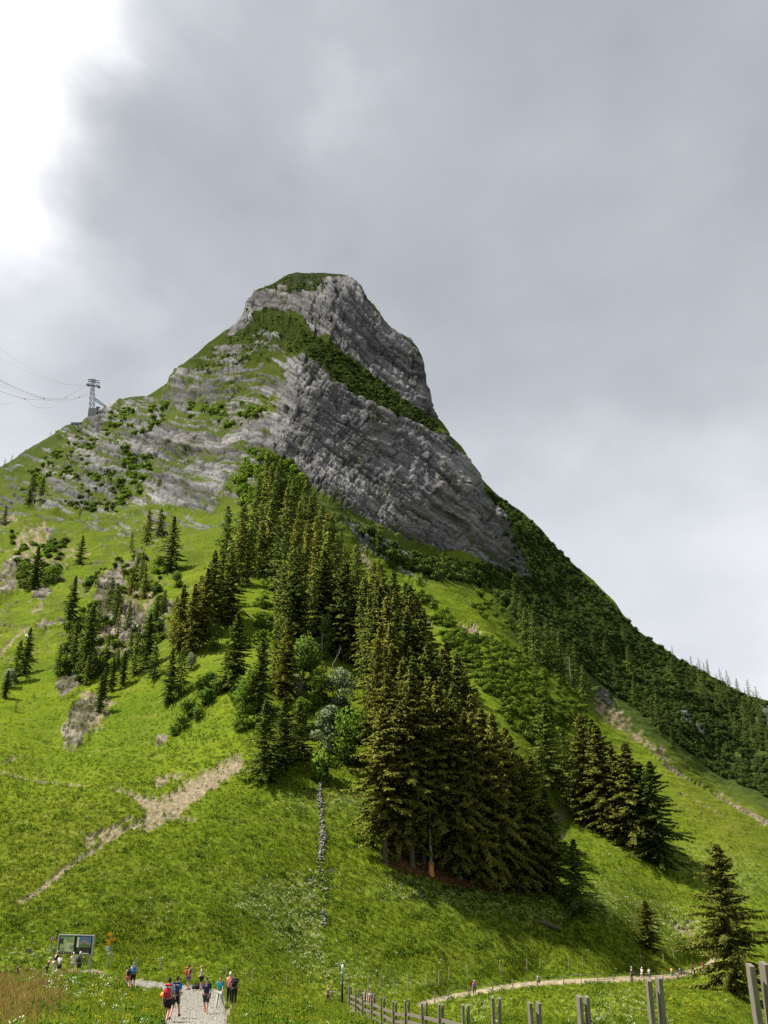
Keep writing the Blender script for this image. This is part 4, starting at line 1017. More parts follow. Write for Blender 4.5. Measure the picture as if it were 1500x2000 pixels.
for (u, v, h, k, m, w, lb) in ((331, 1378, 116, 'broad', 'spruce_dark', .75, 'dense dark spruce standing lowest in the left grove'), (352, 1362, 100, 'mid', 'spruce_green', 1.1, 'green spruce just right of the lowest spruce of the left grove'),
 (287, 1066, 72, 'mid', 'spruce_dark', 1.1, 'left spruce of the close pair high on the left meadow'), (310, 1046, 54, 'mid', 'spruce_dark', 1.4, 'right spruce of the close pair high on the left meadow'), (330, 1112, 106, 'spire', 'spruce_dark', 1.2, 'dark spruce on the left meadow with a clear shadow to its right'),
 (257, 1086, 48, 'thin', 'spruce_green', 1.3, 'thin small spruce left of the close pair'), (276, 1142, 66, 'mid', 'spruce_green', 1.1, 'spruce on top of the left rocky knoll'), (255, 1172, 60, 'mid', 'spruce_olive', 1.2, 'olive spruce on the left rocky knoll above the white rock'),
 (155, 1102, 58, 'spire', 'spruce_dark', 1.1, 'lone dark spruce beside the scree slope on the left'), (133, 1220, 98, 'broad', 'spruce_dark', .75, 'broad dark spruce left of the rocky knoll above the grass'), (166, 1322, 145, 'broad', 'spruce_green', .8, 'large green spruce hiding the left side of the rocky knoll'),
 (142, 1316, 108, 'broad', 'spruce_green', .7, 'green spruce left of the largest one on the rocky knoll'), (112, 1322, 66, 'mid', 'spruce_dark', 1.2, 'small dark spruce above the pale rock at the knoll foot'), (286, 1314, 120, 'broad', 'spruce_dark', .72, 'dark brownish spruce in front of the rocky knoll face'), (262, 1322, 70, 'mid', 'spruce_green', 1.2, 'small green spruce left of the brownish one on the knoll'),
 (300, 1330, 70, 'mid', 'spruce_dark', 1.3, 'small dark spruce under the brownish one on the knoll'), (240, 1340, 72, 'broad', 'spruce_dark', .8, 'low dark spruce at the shadow edge below the knoll'), (218, 1352, 70, 'broad', 'spruce_dark', .8, 'dark spruce second up from the knoll foot'), (194, 1392, 78, 'broad', 'spruce_dark', .8, 'lowest dark spruce at the knoll foot above the rock'),
 (204, 1366, 66, 'broad', 'spruce_dark', .8, 'dark spruce wedged between the two lowest at the knoll foot'), (226, 1244, 62, 'thin', 'spruce_olive', 1.1, 'thin spruce growing from the pale rock of the knoll'), (190, 1230, 60, 'mid', 'spruce_green', 1.2, 'spruce on the left shoulder of the knoll'),
 (56, 988, 66, 'mid', 'spruce_dark', 1.2, 'taller dark spruce of the pair near the left ridge'), (80, 972, 40, 'mid', 'spruce_dark', 1.6, 'shorter dark spruce of the pair near the left ridge'), (5, 1026, 40, 'mid', 'spruce_dark', 1.2, 'dark spruce cut by the left picture edge below the ridge'),
 (62, 1152, 88, 'broad', 'spruce_dark', .8, 'dark spruce above the left rock wall'), (47, 1312, 88, 'broad', 'spruce_dark', .75, 'taller dark spruce of the group near the left edge'), (28, 1330, 82, 'mid', 'spruce_dark', 1.4, 'dark spruce left of the taller one near the left edge'), (8, 1368, 60, 'broad', 'spruce_dark', .9, 'low dark spruce at the left picture edge'),
 (30, 1388, 26, 'small', 'spruce_dark', 1.4, 'tiny bushy spruce below the left edge group'), (66, 1362, 14, 'small', 'spruce_dark', 1.5, 'smallest bushy spruce on the left meadow'),
 (665, 996, 36, 'small', 'spruce_dark', 1.2, 'dark spruce on the rock ledge above the wood'), (868, 1122, 52, 'mid', 'spruce_dark', 1.2, 'dark spruce at the foot of the great cliff'), (735, 1082, 44, 'small', 'spruce_green', 1.1, 'green spruce in the bushes under the cliff'), (806, 1112, 40, 'small', 'spruce_green', 1.1, 'small spruce left of the one at the cliff foot'), (920, 1194, 36, 'small', 'spruce_green', 1.1, 'small green spruce alone on the grass under the cliff'),
 (785, 798, 24, 'small', 'spruce_dark', .9, 'tiny lone spruce on the ramp under the upper wall'), (603, 655, 22, 'small', 'spruce_dark', 1.2, 'tiny spruce at the top end of the grass ramp'),
 (8, 914, 20, 'small', 'spruce_dark', 1.0, 'tiny spruce on the far left ridge at the edge'), (22, 902, 16, 'small', 'spruce_dark', 1.0, 'tiny spruce second on the far left ridge')):
    spruce(u, v, h, k, m, lb, None, w)
G = 'spruces scattered over the left rocky knoll'
for (u, v) in scatter_poly([(175, 1190), (230, 1120), (300, 1130), (330, 1200), (310, 1290), (230, 1330), (150, 1340), (110, 1300), (140, 1240)], 20, 17, rf):
    spruce(u, v, rf.uniform(34, 66), 'mid', 'spruce_green' if rf.random() < .5 else 'spruce_dark', 'spruce growing over the left rocky knoll', G, 1.25, False)
# ---- gully row and the far right flank
G = 'spruces in the gully behind the right grass ridge'
for (u, v, h) in ((1028, 1282, 98), (1006, 1200, 82), (1048, 1302, 110), (1068, 1312, 96), (1082, 1322, 100), (1096, 1336, 104), (1112, 1352, 98), (1126, 1368, 108), (1022, 1240, 88), (1150, 1396, 74), (1040, 1262, 80), (1138, 1386, 90)):
    spruce(u, v, h, 'mid' if h > 85 else 'thin', 'spruce_green' if u in (1028,) else 'spruce_dark', 'dark spruce in the row behind the right grass ridge', G, 1.0, False)
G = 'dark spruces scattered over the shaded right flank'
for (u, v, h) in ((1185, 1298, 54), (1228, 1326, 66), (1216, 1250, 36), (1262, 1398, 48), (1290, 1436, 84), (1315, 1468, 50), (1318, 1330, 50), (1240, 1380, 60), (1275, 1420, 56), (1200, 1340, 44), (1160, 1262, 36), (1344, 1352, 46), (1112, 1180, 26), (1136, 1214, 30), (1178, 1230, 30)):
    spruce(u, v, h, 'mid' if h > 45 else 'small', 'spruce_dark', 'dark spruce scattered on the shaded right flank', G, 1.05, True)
G = 'spruces along the right skyline'
for k, (u, v, h) in enumerate(((1232, 1222, 18), (1314, 1279, 20), (1367, 1313, 30), (1376, 1318, 26), (1383, 1322, 26), (1408, 1334, 30), (1426, 1343, 22), (1442, 1350, 26), (1456, 1357, 16), (1478, 1364, 12), (1246, 1234, 10), (1290, 1264, 9))):
    spruce(u, v, h, 'small', 'spruce_dark', 'small dark spruce on the right skyline', G, 1.0, True)
G = 'dark spruces of the small wood at the right picture edge'
for (u, v) in scatter_poly([(1350, 1318), (1500, 1376), (1530, 1500), (1470, 1480), (1400, 1410), (1360, 1370)], 34, 15, rf):
    spruce(u, v, rf.uniform(38, 56), 'small', 'spruce_dark', 'dark spruce of the wood by the right picture edge', G, 1.05, True)
G = 'stunted conifers on the upper peak'
for (u, v) in scatter_poly([(505, 612), (560, 615), (608, 640), (590, 690), (520, 670), (480, 640)], 15, 11, rf) + scatter_poly([(500, 572), (560, 545), (640, 560), (600, 574)], 9, 12, rf) + scatter_poly([(350, 720), (470, 650), (520, 700), (420, 740)], 9, 16, rf):
    spruce(u, v, rf.uniform(10, 19), 'small', 'spruce_dark', 'stunted dark conifer on the turf of the upper peak', G, 1.5, True)

# ---- every tree of a group gets a label of its own
_ONES = ['', 'first', 'second', 'third', 'fourth', 'fifth', 'sixth', 'seventh', 'eighth', 'ninth', 'tenth', 'eleventh', 'twelfth', 'thirteenth', 'fourteenth', 'fifteenth', 'sixteenth', 'seventeenth', 'eighteenth', 'nineteenth']
_TENS = {2: ('twentieth', 'twenty'), 3: ('thirtieth', 'thirty'), 4: ('fortieth', 'forty'), 5: ('fiftieth', 'fifty'), 6: ('sixtieth', 'sixty')}
def ordinal(n):
    if n < 20: return _ONES[n]
    t, o = divmod(n, 10)
    return _TENS[t][0] if o == 0 else _TENS[t][1] + '-' + _ONES[o]
def label_rows():
    rows = {}
    for o in COL.objects:
        if o.get('group') and o.parent is None and o.get('category') in ('tree', 'bush'):
            kids = [c for c in o.children if c.name.startswith('crown')]
            mat = kids[0].material_slots[0].material.name if kids else ''
            tone = {'needles_olive': 'olive-brown', 'needles_green': 'green', 'needles_dark': 'dark'}.get(mat, '')
            rows.setdefault((o['group'], o['label'], tone), []).append(o)
    for (g, lb, tone), os_ in rows.items():
        os_.sort(key=lambda o: project(o.location)[0])
        for t in ('tall olive-brown ', 'stunted dark ', 'small dark ', 'dark ', 'green '):
            if lb.startswith(t) and tone: lb = t.replace('olive-brown ', '').replace('dark ', '').replace('green ', '') + lb[len(t):]; break
        for k, o in enumerate(os_):
            n = 'leftmost' if k == 0 else ('rightmost' if k == len(os_) - 1 else ordinal(k + 1) + ' from the left')
            o['label'] = (tone + ' ' + lb).strip() + ', ' + n

# ---- leafy trees
def leafy(u, v, h, i, mat, label, w=1.0, group=None, bush=False):
    return place_tree('shrub' if bush else 'leafy_tree', (BSH if bush else BRD)[i], 10.0 if not bush else (3.0, 2.6)[i], u, v, h, M[mat], label, 'bush' if bush else 'tree', group, w, False)
leafy(591, 1348, 108, 1, 'leaf_mid', 'round mid-green leafy tree in the wood gap above the meadow', 1.1)
leafy(663, 1384, 78, 2, 'leaf_pale', 'pale whitish-green leafy tree in the wood gap', 1.1)
leafy(622, 1376, 68, 2, 'leaf_mid', 'green leafy tree left of the pale one', .85)
leafy(690, 1496, 116, 1, 'leaf_fresh', 'bright yellow-green leafy tree beside the dense spruce stand', 1.15)
leafy(642, 1472, 94, 0, 'leaf_pale', 'greyish pale leafy tree at the top of the stone wall', 1.25)
leafy(590, 1408, 48, 1, 'leaf_fresh', 'small fresh green leafy tree behind the dark trio', 1.1)
leafy(632, 1290, 90, 0, 'leaf_mid', 'light green leafy tree behind the grey dead trunk', .7)
leafy(488, 1400, 90, 2, 'leaf_fresh', 'bushy fresh green leafy tree left of the dark trio', .8)
leafy(580, 1362, 44, 2, 'leaf_pale', 'grey-green low tree at the foot of the round leafy tree', .8)
leafy(415, 1270, 52, 2, 'leaf_mid', 'green leafy bush tree at the right foot of the left grove', .9)
leafy(372, 1310, 36, 1, 'leaf_pale', 'pale leafy tree low in the left grove', .8)
leafy(16, 1346, 40, 2, 'leaf_pale', 'pale green shrub tree at the left edge beside dark spruces', 1.0)
leafy(308, 1120, 34, 2, 'leaf_fresh', 'bright green leafy tree left of the dark meadow spruce', .9)
leafy(100, 1136, 32, 2, 'leaf_fresh', 'bright green leafy tree over the rock left of the knoll', 1.2)
leafy(345, 1150, 34, 2, 'leaf_mid', 'green leafy tree right of the knoll top', 1.0)
leafy(1060, 1300, 30, 1, 'leaf_fresh', 'bright green leafy tree in front of the gully spruces', 1.0)
leafy(632, 1524, 52, 0, 'leaf_fresh', 'yellow-green bush beside the upper end of the stone wall', 1.1, None, True)
G = 'bushes on the left grass strip'
for (u, v, h) in ((405, 1346, 30), (421, 1354, 24), (388, 1350, 18), (352, 1424, 26), (366, 1402, 34), (384, 1404, 20), (398, 1378, 30), (408, 1366, 18), (338, 1436, 16), (480, 1390, 40), (476, 1372, 28), (466, 1348, 22)):
    leafy(u, v, h, int(u) % 2, 'leaf_mid', 'green bush in the group on the left grass strip', 1.1, G, True)

label_rows()
# ---- dead trunks
def snag(u, v, hpx, label, broken=False, bent=0.0):
    p = ground(u, v); d = project(p)[2]; h = hpx * d / FOC * 0.98
    r = empty('dead_tree', p)
    mb = MB(); mb.tube([(0, 0, -0.4), (bent * h * .1, 0, h * .4), (bent * h * .3, 0, h * .75), (bent * h * .35, 0, h)], [.012 * h + .06, .011 * h + .04, .008 * h + .02, .003 * h + .01], 7)
    mb.build('trunk', M['dead_wood'], r, True)
    mb = MB(); g = random.Random(int(u))
    for k in range(26):
        z = h * (0.25 + 0.72 * k / 26); a = g.random() * 6.28; l = h * 0.13 * (1.15 - k / 26) * g.uniform(.4, 1.1)
        mb.tube([(bent * z * .3, 0, z), (bent * z * .3 + math.cos(a) * l, math.sin(a) * l, z + l * g.uniform(-.35, .25))], [.035, .008], 3)
    mb.build('branches', M['dead_wood'], r)
    tag(r, label, 'dead tree')
snag(628, 1290, 92, 'grey dead spruce with bare branches above the leafy trees')
snag(645, 1318, 56, 'bent grey dead trunk above the pale leafy tree', bent=1.0)
snag(552, 1072, 62, 'bleached dead trunk in the upper wood')
snag(640, 1160, 60, 'bleached dead trunk in the middle of the wood')
snag(700, 1232, 60, 'slim dead trunk in the wood above the pale leafy tree')
snag(1108, 1350, 60, 'grey dead trunk among the gully spruces')
# the broken trunk with its splintered stump
p = ground(843, 1706); d = project(p)[2]; h = 150 * d / FOC
r = empty('broken_tree', p)
mb = MB(); mb.tube([(0, 0, 1.1), (-.05, 0, h * .4), (-.15, 0, h * .75), (-.2, 0, h)], [.20, .17, .12, .04], 8); mb.build('trunk', M['dead_wood'], r, True)
mb = MB(); mb.tube([(0, 0, -.3), (0, 0, .2), (0.02, 0, 1.0)], [.42, .34, .28], 9)
for k in range(9): mb.tube([(.25 * math.cos(k * .7), .25 * math.sin(k * .7), .9), (.3 * math.cos(k * .7), .3 * math.sin(k * .7), 1.3 + .35 * ((k * 37) % 7) / 7)], [.08, .01], 4)
mb.build('splintered_stump', M['split_wood'], r)
tag(r, 'broken thin trunk on an orange splintered stump at the edge of the stand', 'dead tree')
mb = MB(); mb.tube([(-1.5, 0, .2), (0, .1, .25), (1.7, .15, .1)], [.28, .26, .2], 8)
lg = mb.build('fallen_log', M['bark'], None, True); lg.location = ground(1066, 1808); lg.rotation_euler = (0, 0.2, -0.35)
tag(lg, 'dark fallen log lying in the meadow below the stand', 'log')
# ------------------------------------------------------------------ ground cover that nobody could count
def scatter_group(name, protos):
    ng = bpy.data.node_groups.new(name, 'GeometryNodeTree')
    ng.interface.new_socket('Geometry', in_out='INPUT', socket_type='NodeSocketGeometry')
    ng.interface.new_socket('Geometry', in_out='OUTPUT', socket_type='NodeSocketGeometry')
    N, L = ng.nodes.new, ng.links.new
    gi, go = N('NodeGroupInput'), N('NodeGroupOutput')
    j = N('GeometryNodeJoinGeometry')
    def named(n, t):
        a = N('GeometryNodeInputNamedAttribute'); a.data_type = t; a.inputs[0].default_value = n
        return a.outputs[0]
    sc, ro, ix = named('size', 'FLOAT_VECTOR'), named('turn', 'FLOAT_VECTOR'), named('kind_index', 'INT')
    e2r = N('FunctionNodeEulerToRotation'); L(ro, e2r.inputs[0])
    for k, pr in enumerate(protos):
        oi = N('GeometryNodeObjectInfo'); oi.inputs['Object'].default_value = pr; oi.inputs['As Instance'].default_value = True
        cmp_ = N('FunctionNodeCompare'); cmp_.data_type = 'INT'; cmp_.operation = 'EQUAL'
        ins = [s for s in cmp_.inputs if s.type == 'INT']
        L(ix, ins[0]); ins[1].default_value = k
        ip = N('GeometryNodeInstanceOnPoints')
        L(gi.outputs[0], ip.inputs['Points']); L(oi.outputs['Geometry'], ip.inputs['Instance'])
        L(cmp_.outputs[0], ip.inputs['Selection']); L(e2r.outputs[0], ip.inputs['Rotation']); L(sc, ip.inputs['Scale'])
        L(ip.outputs[0], j.inputs[0])
    L(j.outputs[0], go.inputs[0])
    return ng

def proto(name, me, mat):
    me.materials.clear(); me.materials.append(mat)
    return bpy.data.objects.new(name, me)

def scatter(name, pts, size, protos, label, cat, seed=0, tilt=0.15, weights=None):
    n = len(pts)
    if n == 0: return
    rng = np.random.default_rng(seed)
    me = bpy.data.meshes.new(name)
    me.vertices.add(n); me.vertices.foreach_set('co', np.asarray(pts, np.float32).ravel())
    size = np.asarray(size, np.float32)
    if size.ndim == 1: size = np.repeat(size[:, None], 3, 1) * rng.uniform(0.8, 1.2, (n, 3))
    attr_vec(me, 'size', size)
    attr_vec(me, 'turn', np.stack([rng.normal(0, tilt, n), rng.normal(0, tilt, n), rng.uniform(0, 6.283, n)], -1))
    a = me.attributes.new('kind_index', 'INT', 'POINT')
    a.data.foreach_set('value', rng.choice(len(protos), n, p=weights).astype(np.int32))
    o = new_obj(name, me)
    o.modifiers.new('scatter', 'NODES').node_group = scatter_group(name + '_scatter', protos)
    tag(o, label, cat, kind='stuff')
    return o

def up_normals(me, rng):
    me.polygons.foreach_set('use_smooth', np.ones(len(me.polygons), bool))
    k = len(me.vertices)
    me.normals_split_custom_set_from_vertices(unit(np.array([0, -0.25, 1.0]) + rng.normal(0, 0.30, (k, 3))).astype(np.float32))

def tuft_mesh(seed, n=16, h=0.30, spread=0.16, w=0.012):
    rng = np.random.default_rng(seed)
    V = []; F = []
    for k in range(n):
        a = rng.random() * 6.283; r = spread * rng.random() ** .5; b = np.array([math.cos(a) * r, math.sin(a) * r, -0.03])
        d = rng.random() * 6.283; hh = h * rng.uniform(.5, 1.15); l = hh * rng.uniform(.15, .7)
        mid = b + np.array([math.cos(d) * l * .35, math.sin(d) * l * .35, hh * .62]); tip = b + np.array([math.cos(d) * l, math.sin(d) * l, hh])
        s = np.array([-math.sin(d), math.cos(d), 0]) * w * rng.uniform(.7, 1.4)
        i = len(V); V += [b - s, b + s, mid + s * .8, mid - s * .8, tip]; F.append((i, i + 1, i + 2, i + 3)); F.append((i + 3, i + 2, i + 4))
    me = bpy.data.meshes.new('tuft'); me.from_pydata([tuple(x) for x in V], [], F)
    attr_float(me, 'vary', np.repeat(rng.random(n), 5)); me.update(); up_normals(me, rng); return me

def herb_mesh(seed, n=18, r=0.22, h=0.22, leaf=0.13):
    rng = np.random.default_rng(seed)
    a = rng.random(n) * 6.283; q = r * rng.random(n) ** .5
    p = np.stack([np.cos(a) * q, np.sin(a) * q, h * rng.uniform(.1, 1, n)], -1)
    d = unit(np.stack([np.cos(a), np.sin(a), rng.uniform(-.3, .9, n)], -1) + rng.normal(0, .4, (n, 3)))
    L = leaf * rng.uniform(.6, 1.4, n)
    v, f = kites(p, p + d * L[:, None], unit(np.cross(d, rng.normal(0, 1, (n, 3)))), L * .35, rng)
    me = np_mesh('herb', v, f); attr_float(me, 'vary', np.repeat(rng.random(n), 4)); up_normals(me, rng); return me

def flower_mesh(seed, n=7, h=0.38, r=0.045, spread=0.2):
    rng = np.random.default_rng(seed); V = []; F = []
    for k in range(n):
        c = np.array([rng.normal(0, spread * .5), rng.normal(0, spread * .5), h * rng.uniform(.7, 1.1)]); nn = unit(np.array([rng.normal(0, .35), rng.normal(0, .35) - .25, 1.0]))
        x = unit(np.cross(nn, [0, 1, .1])); y = np.cross(nn, x); rr = r * rng.uniform(.6, 1.3)
        i = len(V)
        for m in range(6): V.append(c + (x * math.cos(m * 1.047) + y * math.sin(m * 1.047)) * rr)
        F.append(tuple(range(i, i + 6)))
    me = bpy.data.meshes.new('flower'); me.from_pydata([tuple(x) for x in V], [], F)
    attr_float(me, 'vary', np.repeat(rng.random(n), 6)); me.update(); up_normals(me, rng); return me

P_TUFT = [proto('grass_tuft', tuft_mesh(i), M['grass']) for i in range(3)]
P_DRY = [proto('dry_tuft', tuft_mesh(10 + i, 20, .5, .2, .008), M['grass_dry']) for i in range(2)]
P_HERB = [proto('herb', herb_mesh(20 + i), M['herb']) for i in range(2)]
P_WH = [proto('white_flower', flower_mesh(30 + i, 9, .40, .036, .3), M['petal_white']) for i in range(2)]
P_YE = [proto('yellow_flower', flower_mesh(40 + i, 8, .34, .026, .3), M['petal_yellow']) for i in range(2)]

def sample_pixels(n, u0, u1, v0, v1, rng):
    u = rng.uniform(u0, u1, n); v = rng.uniform(v0, v1, n)
    q, ok, i, j = ground_many(u, v)
    return u, v, q, ok, i, j
rg = np.random.default_rng(3)
# meadow grass, thinning with distance as the eye stops telling blades apart
u, v, q, ok, i, j = sample_pixels(190000, -90, 1590, 1330, 2075, rg)
bare = np.maximum.reduce([A['gravel'][i, j], A['track'][i, j], A['dirt'][i, j], rkf[i, j] * .9, A['needle'][i, j]])
dist = q[:, 1]
keep = ok & (rg.random(len(u)) > bare * 1.1) & (dist < 200) & (rg.random(len(u)) < np.where(dist < 62, 1.0, 0.44 * (1 - sstep(80, 180, dist)) + 0.012))
u, v, q, i, j, dist = u[keep], v[keep], q[keep], i[keep], j[keep], dist[keep]
sz = np.where(dist < 62, 0.80, 0.80 + (dist - 62) / 140) * rg.uniform(.6, 1.25, len(dist))
br = A['brown'][i, j] * (v > 1890) > rg.random(len(u)) * 0.9
hb = (fbm(u / 60, v / 24, 3, .6) + rg.normal(0, .12, len(u)) > 0.22) & ~br
gr = ~br & ~hb
scatter('meadow_grass', q[gr], sz[gr], P_TUFT, 'fresh green grass tufts covering the meadow', 'grass', 1)
scatter('brown_grass', q[br], sz[br], P_DRY, 'brownish grass in seed on the bank in the near left corner', 'grass', 2)
scatter('meadow_herbs', q[hb], sz[hb] * 1.15, P_HERB, 'dark leafy herbs growing in patches through the meadow', 'herbs', 3)
fw = A['flw'][i, j] * 0.34 + 0.006 > rg.random(len(u)) * 1.1
scatter('white_flowers', q[fw], sz[fw] * rg.uniform(.5, .9, fw.sum()), P_WH, 'patches of small white flowers in the meadow', 'flowers', 4)
fy = A['fly'][i, j] * 0.22 + 0.005 > rg.random(len(u)) * 1.1
scatter('yellow_flowers', q[fy], sz[fy] * rg.uniform(.5, .9, fy.sum()), P_YE, 'yellow flowers sprinkled through the meadow', 'flowers', 5)

# scrub
def shrub_proto(seed, mat, n=420, leaf=0.34, W=3.0, H=1.25):
    c, t = broadleaf_meshes(seed, H=H, W=W, n=n, leaf=leaf, cb=0.02, lobes=12)
    return proto('scrub', c, mat)
P_SCRUB = [shrub_proto(51, M['leaf_scrub']), shrub_proto(52, M['leaf_scrub'])]
P_DARK = [shrub_proto(53, M['leaf_dark']), shrub_proto(54, M['leaf_dark'])]
P_DEEP = [shrub_proto(57, M['leaf_deep']), shrub_proto(58, M['leaf_deep']), shrub_proto(53, M['leaf_dark'])]
P_BRIGHT = [shrub_proto(55, M['leaf_fresh']), shrub_proto(56, M['leaf_scrub'])]
def scrub(name, polys, n, size, protos, label, seed, thr=-1.0, keep_rock=0.25):
    rng = np.random.default_rng(seed); U_ = []; V_ = []
    for pl in polys:
        a = np.array(pl, float); k = 0
        area = 0.5 * abs(np.dot(a[:, 0], np.roll(a[:, 1], 1)) - np.dot(a[:, 1], np.roll(a[:, 0], 1)))
        box = (np.ptp(a[:, 0]) * np.ptp(a[:, 1]))
        m = int(n * box / max(area, 1)) + 1
        uu = rng.uniform(a[:, 0].min(), a[:, 0].max(), m); vv = rng.uniform(a[:, 1].min(), a[:, 1].max(), m)
        ins = np.zeros(m, bool)
        for k in range(len(a)):
            x1, y1 = a[k]; x2, y2 = a[(k + 1) % len(a)]
            if y1 != y2: ins ^= ((y1 > vv) != (y2 > vv)) & (uu < (x2 - x1) * (vv - y1) / (y2 - y1) + x1)
        U_.append(uu[ins]); V_.append(vv[ins])
    uu, vv = np.concatenate(U_), np.concatenate(V_)
    q, ok, i, j = ground_many(uu, vv)
    ok &= (fbm(uu / 28 + seed, vv / 20, 3, .6) > thr) & ((rkf[i, j] < 0.5) | (rng.random(len(uu)) < keep_rock)) & (A['dirt'][i, j] < 0.5)
    q = q[ok]
    scatter(name, q - np.array([0, 0, .15]), rng.uniform(size[0], size[1], len(q)), protos, label, 'shrubs', seed, 0.2)
scrub('alder_scrub', [[(880, 1262), (960, 1240), (1010, 1276), (1060, 1304), (1100, 1342), (1140, 1395), (1150, 1415), (1090, 1440), (1040, 1450), (990, 1410), (930, 1335)]], 950, (0.3, 0.95), P_SCRUB, 'bright green low scrub covering the right grass ridge', 61, -0.12)
scrub('alder_scrub', [[(900, 1225), (950, 1245), (880, 1262), (850, 1230)], [(820, 1160), (900, 1212), (860, 1215), (800, 1180)], [(950, 1150), (1010, 1240), (960, 1225), (900, 1180)]], 90, (0.5, 1.2), P_SCRUB, 'sparse green scrub on the grass under the cliff', 62, 0.0)
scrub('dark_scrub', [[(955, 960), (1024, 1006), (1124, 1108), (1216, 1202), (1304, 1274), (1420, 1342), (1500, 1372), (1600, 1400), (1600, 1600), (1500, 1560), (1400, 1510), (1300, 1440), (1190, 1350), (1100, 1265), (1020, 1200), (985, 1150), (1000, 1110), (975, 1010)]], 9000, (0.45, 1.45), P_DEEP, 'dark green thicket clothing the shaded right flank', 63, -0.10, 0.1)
scrub('ledge_scrub', [[(590, 652), (640, 672), (700, 718), (780, 776), (842, 820), (862, 848), (800, 828), (740, 800), (680, 762), (600, 696)]], 760, (0.5, 1.5), P_DEEP, 'dark green shrubs on the ramp across the cliff', 64, -0.15, 0.6)
scrub('cliff_foot_scrub', [[(690, 1040), (760, 1075), (860, 1095), (960, 1115), (1010, 1135), (960, 1150), (850, 1130), (760, 1105)], [(1000, 1130), (1060, 1190), (1020, 1220), (960, 1160)]], 260, (1.0, 2.2), P_DARK, 'dark shrubs along the foot of the great cliff', 65, -0.15, 0.4)
scrub('ridge_shrubs', [[(188, 812), (215, 800), (262, 800), (282, 850), (250, 890), (205, 850)], [(45, 915), (110, 866), (165, 838), (200, 866), (160, 925), (85, 965), (40, 960)], [(430, 800), (500, 792), (545, 782), (520, 810), (450, 838), (420, 830)], [(240, 900), (300, 885), (280, 960), (240, 980)], [(280, 800), (330, 790), (320, 840), (285, 850)], [(340, 790), (440, 790), (430, 815), (350, 815)]], 230, (0.6, 1.9), P_BRIGHT, 'bright green shrubs on the steep ground below the left ridge', 66, 0.02)
scrub('nose_shrubs', [[(482, 884), (528, 884), (545, 930), (515, 985), (470, 985), (462, 950)], [(520, 900), (560, 905), (600, 950), (560, 980)]], 150, (0.9, 2.0), P_BRIGHT, 'green shrubs on the grassy nose above the wood', 67, -0.05, 0.5)
scrub('strip_shrubs', [[(500, 1180), (548, 1140), (556, 1230), (500, 1290), (470, 1300), (480, 1230)], [(470, 1350), (540, 1380), (480, 1460), (465, 1420)], [(600, 1370), (680, 1375), (650, 1440), (600, 1430)]], 80, (0.5, 1.3), P_BRIGHT, 'fresh green undergrowth on the grass strip beside the wood', 68, 0.0)
scrub('knoll_shrubs', [[(170, 1120), (290, 1085), (330, 1150), (320, 1260), (200, 1330), (120, 1340), (130, 1250)], [(20, 1040), (130, 1060), (110, 1130), (40, 1160)], [(150, 930), (260, 920), (250, 1000), (120, 1000)]], 420, (0.4, 1.3), [P_DARK[0], P_SCRUB[0]], 'mixed green shrubs growing over the left rocky ground', 69, 0.0, 0.35)
scrub('peak_shrubs', [[(490, 612), (560, 615), (600, 640), (585, 690), (500, 680), (450, 665)], [(500, 572), (560, 542), (640, 545), (640, 572)], [(350, 730), (460, 650), (520, 690), (430, 735)]], 300, (0.4, 1.1), P_DARK, 'dark low shrubs on the turf of the upper peak', 70, 0.0, 0.3)
# ------------------------------------------------------------------ stones
def stone_mesh(seed, flat=0.7):
    rng = np.random.default_rng(seed); bm = bmesh.new(); bmesh.ops.create_icosphere(bm, subdivisions=1, radius=0.5)
    k = rng.uniform(.7, 1.25, 3)
    for v in bm.verts:
        v.co = Vector((v.co.x * k[0], v.co.y * k[1], v.co.z * k[2] * flat)) * rng.uniform(.78, 1.12)
    me = bpy.data.meshes.new('stone'); bm.to_mesh(me); bm.free(); return me
M['stone'] = mat_plain('limestone_pieces', (0.225, 0.21, 0.185), 0.95, 0.5, 2.0)
M['stone_tan'] = mat_plain('scree_pieces', (0.27, 0.232, 0.165), 0.95, 0.4, 3.0)
M['gravel'] = mat_plain('gravel_pieces', (0.29, 0.272, 0.232), 0.95, 0.4, 9.0)
P_STONE = [proto('loose_stone', stone_mesh(i), M['stone']) for i in range(3)]
P_SCREE = [proto('scree_stone', stone_mesh(5 + i), M['stone_tan']) for i in range(3)]
P_GRAV = [proto('pebble', stone_mesh(9 + i, .6), M['gravel']) for i in range(2)]
WALL = [(626, 1478), (623, 1500), (627, 1522), (627, 1560), (628, 1600), (629, 1640), (627, 1665), (629, 1690)]
rw = np.random.default_rng(8)
def wall_points(line, n, half):
    a = np.array(line, float); seg = np.hypot(*np.diff(a, axis=0).T); cum = np.concatenate([[0], np.cumsum(seg)])
    t = rw.random(n) * cum[-1]; u = np.interp(t, cum, a[:, 0]); v = np.interp(t, cum, a[:, 1])
    return u + rw.normal(0, half, n) * (0.6 + 0.5 * np.sin(v / 17.0) ** 2) + 1.8 * np.sin(v / 23.0), v
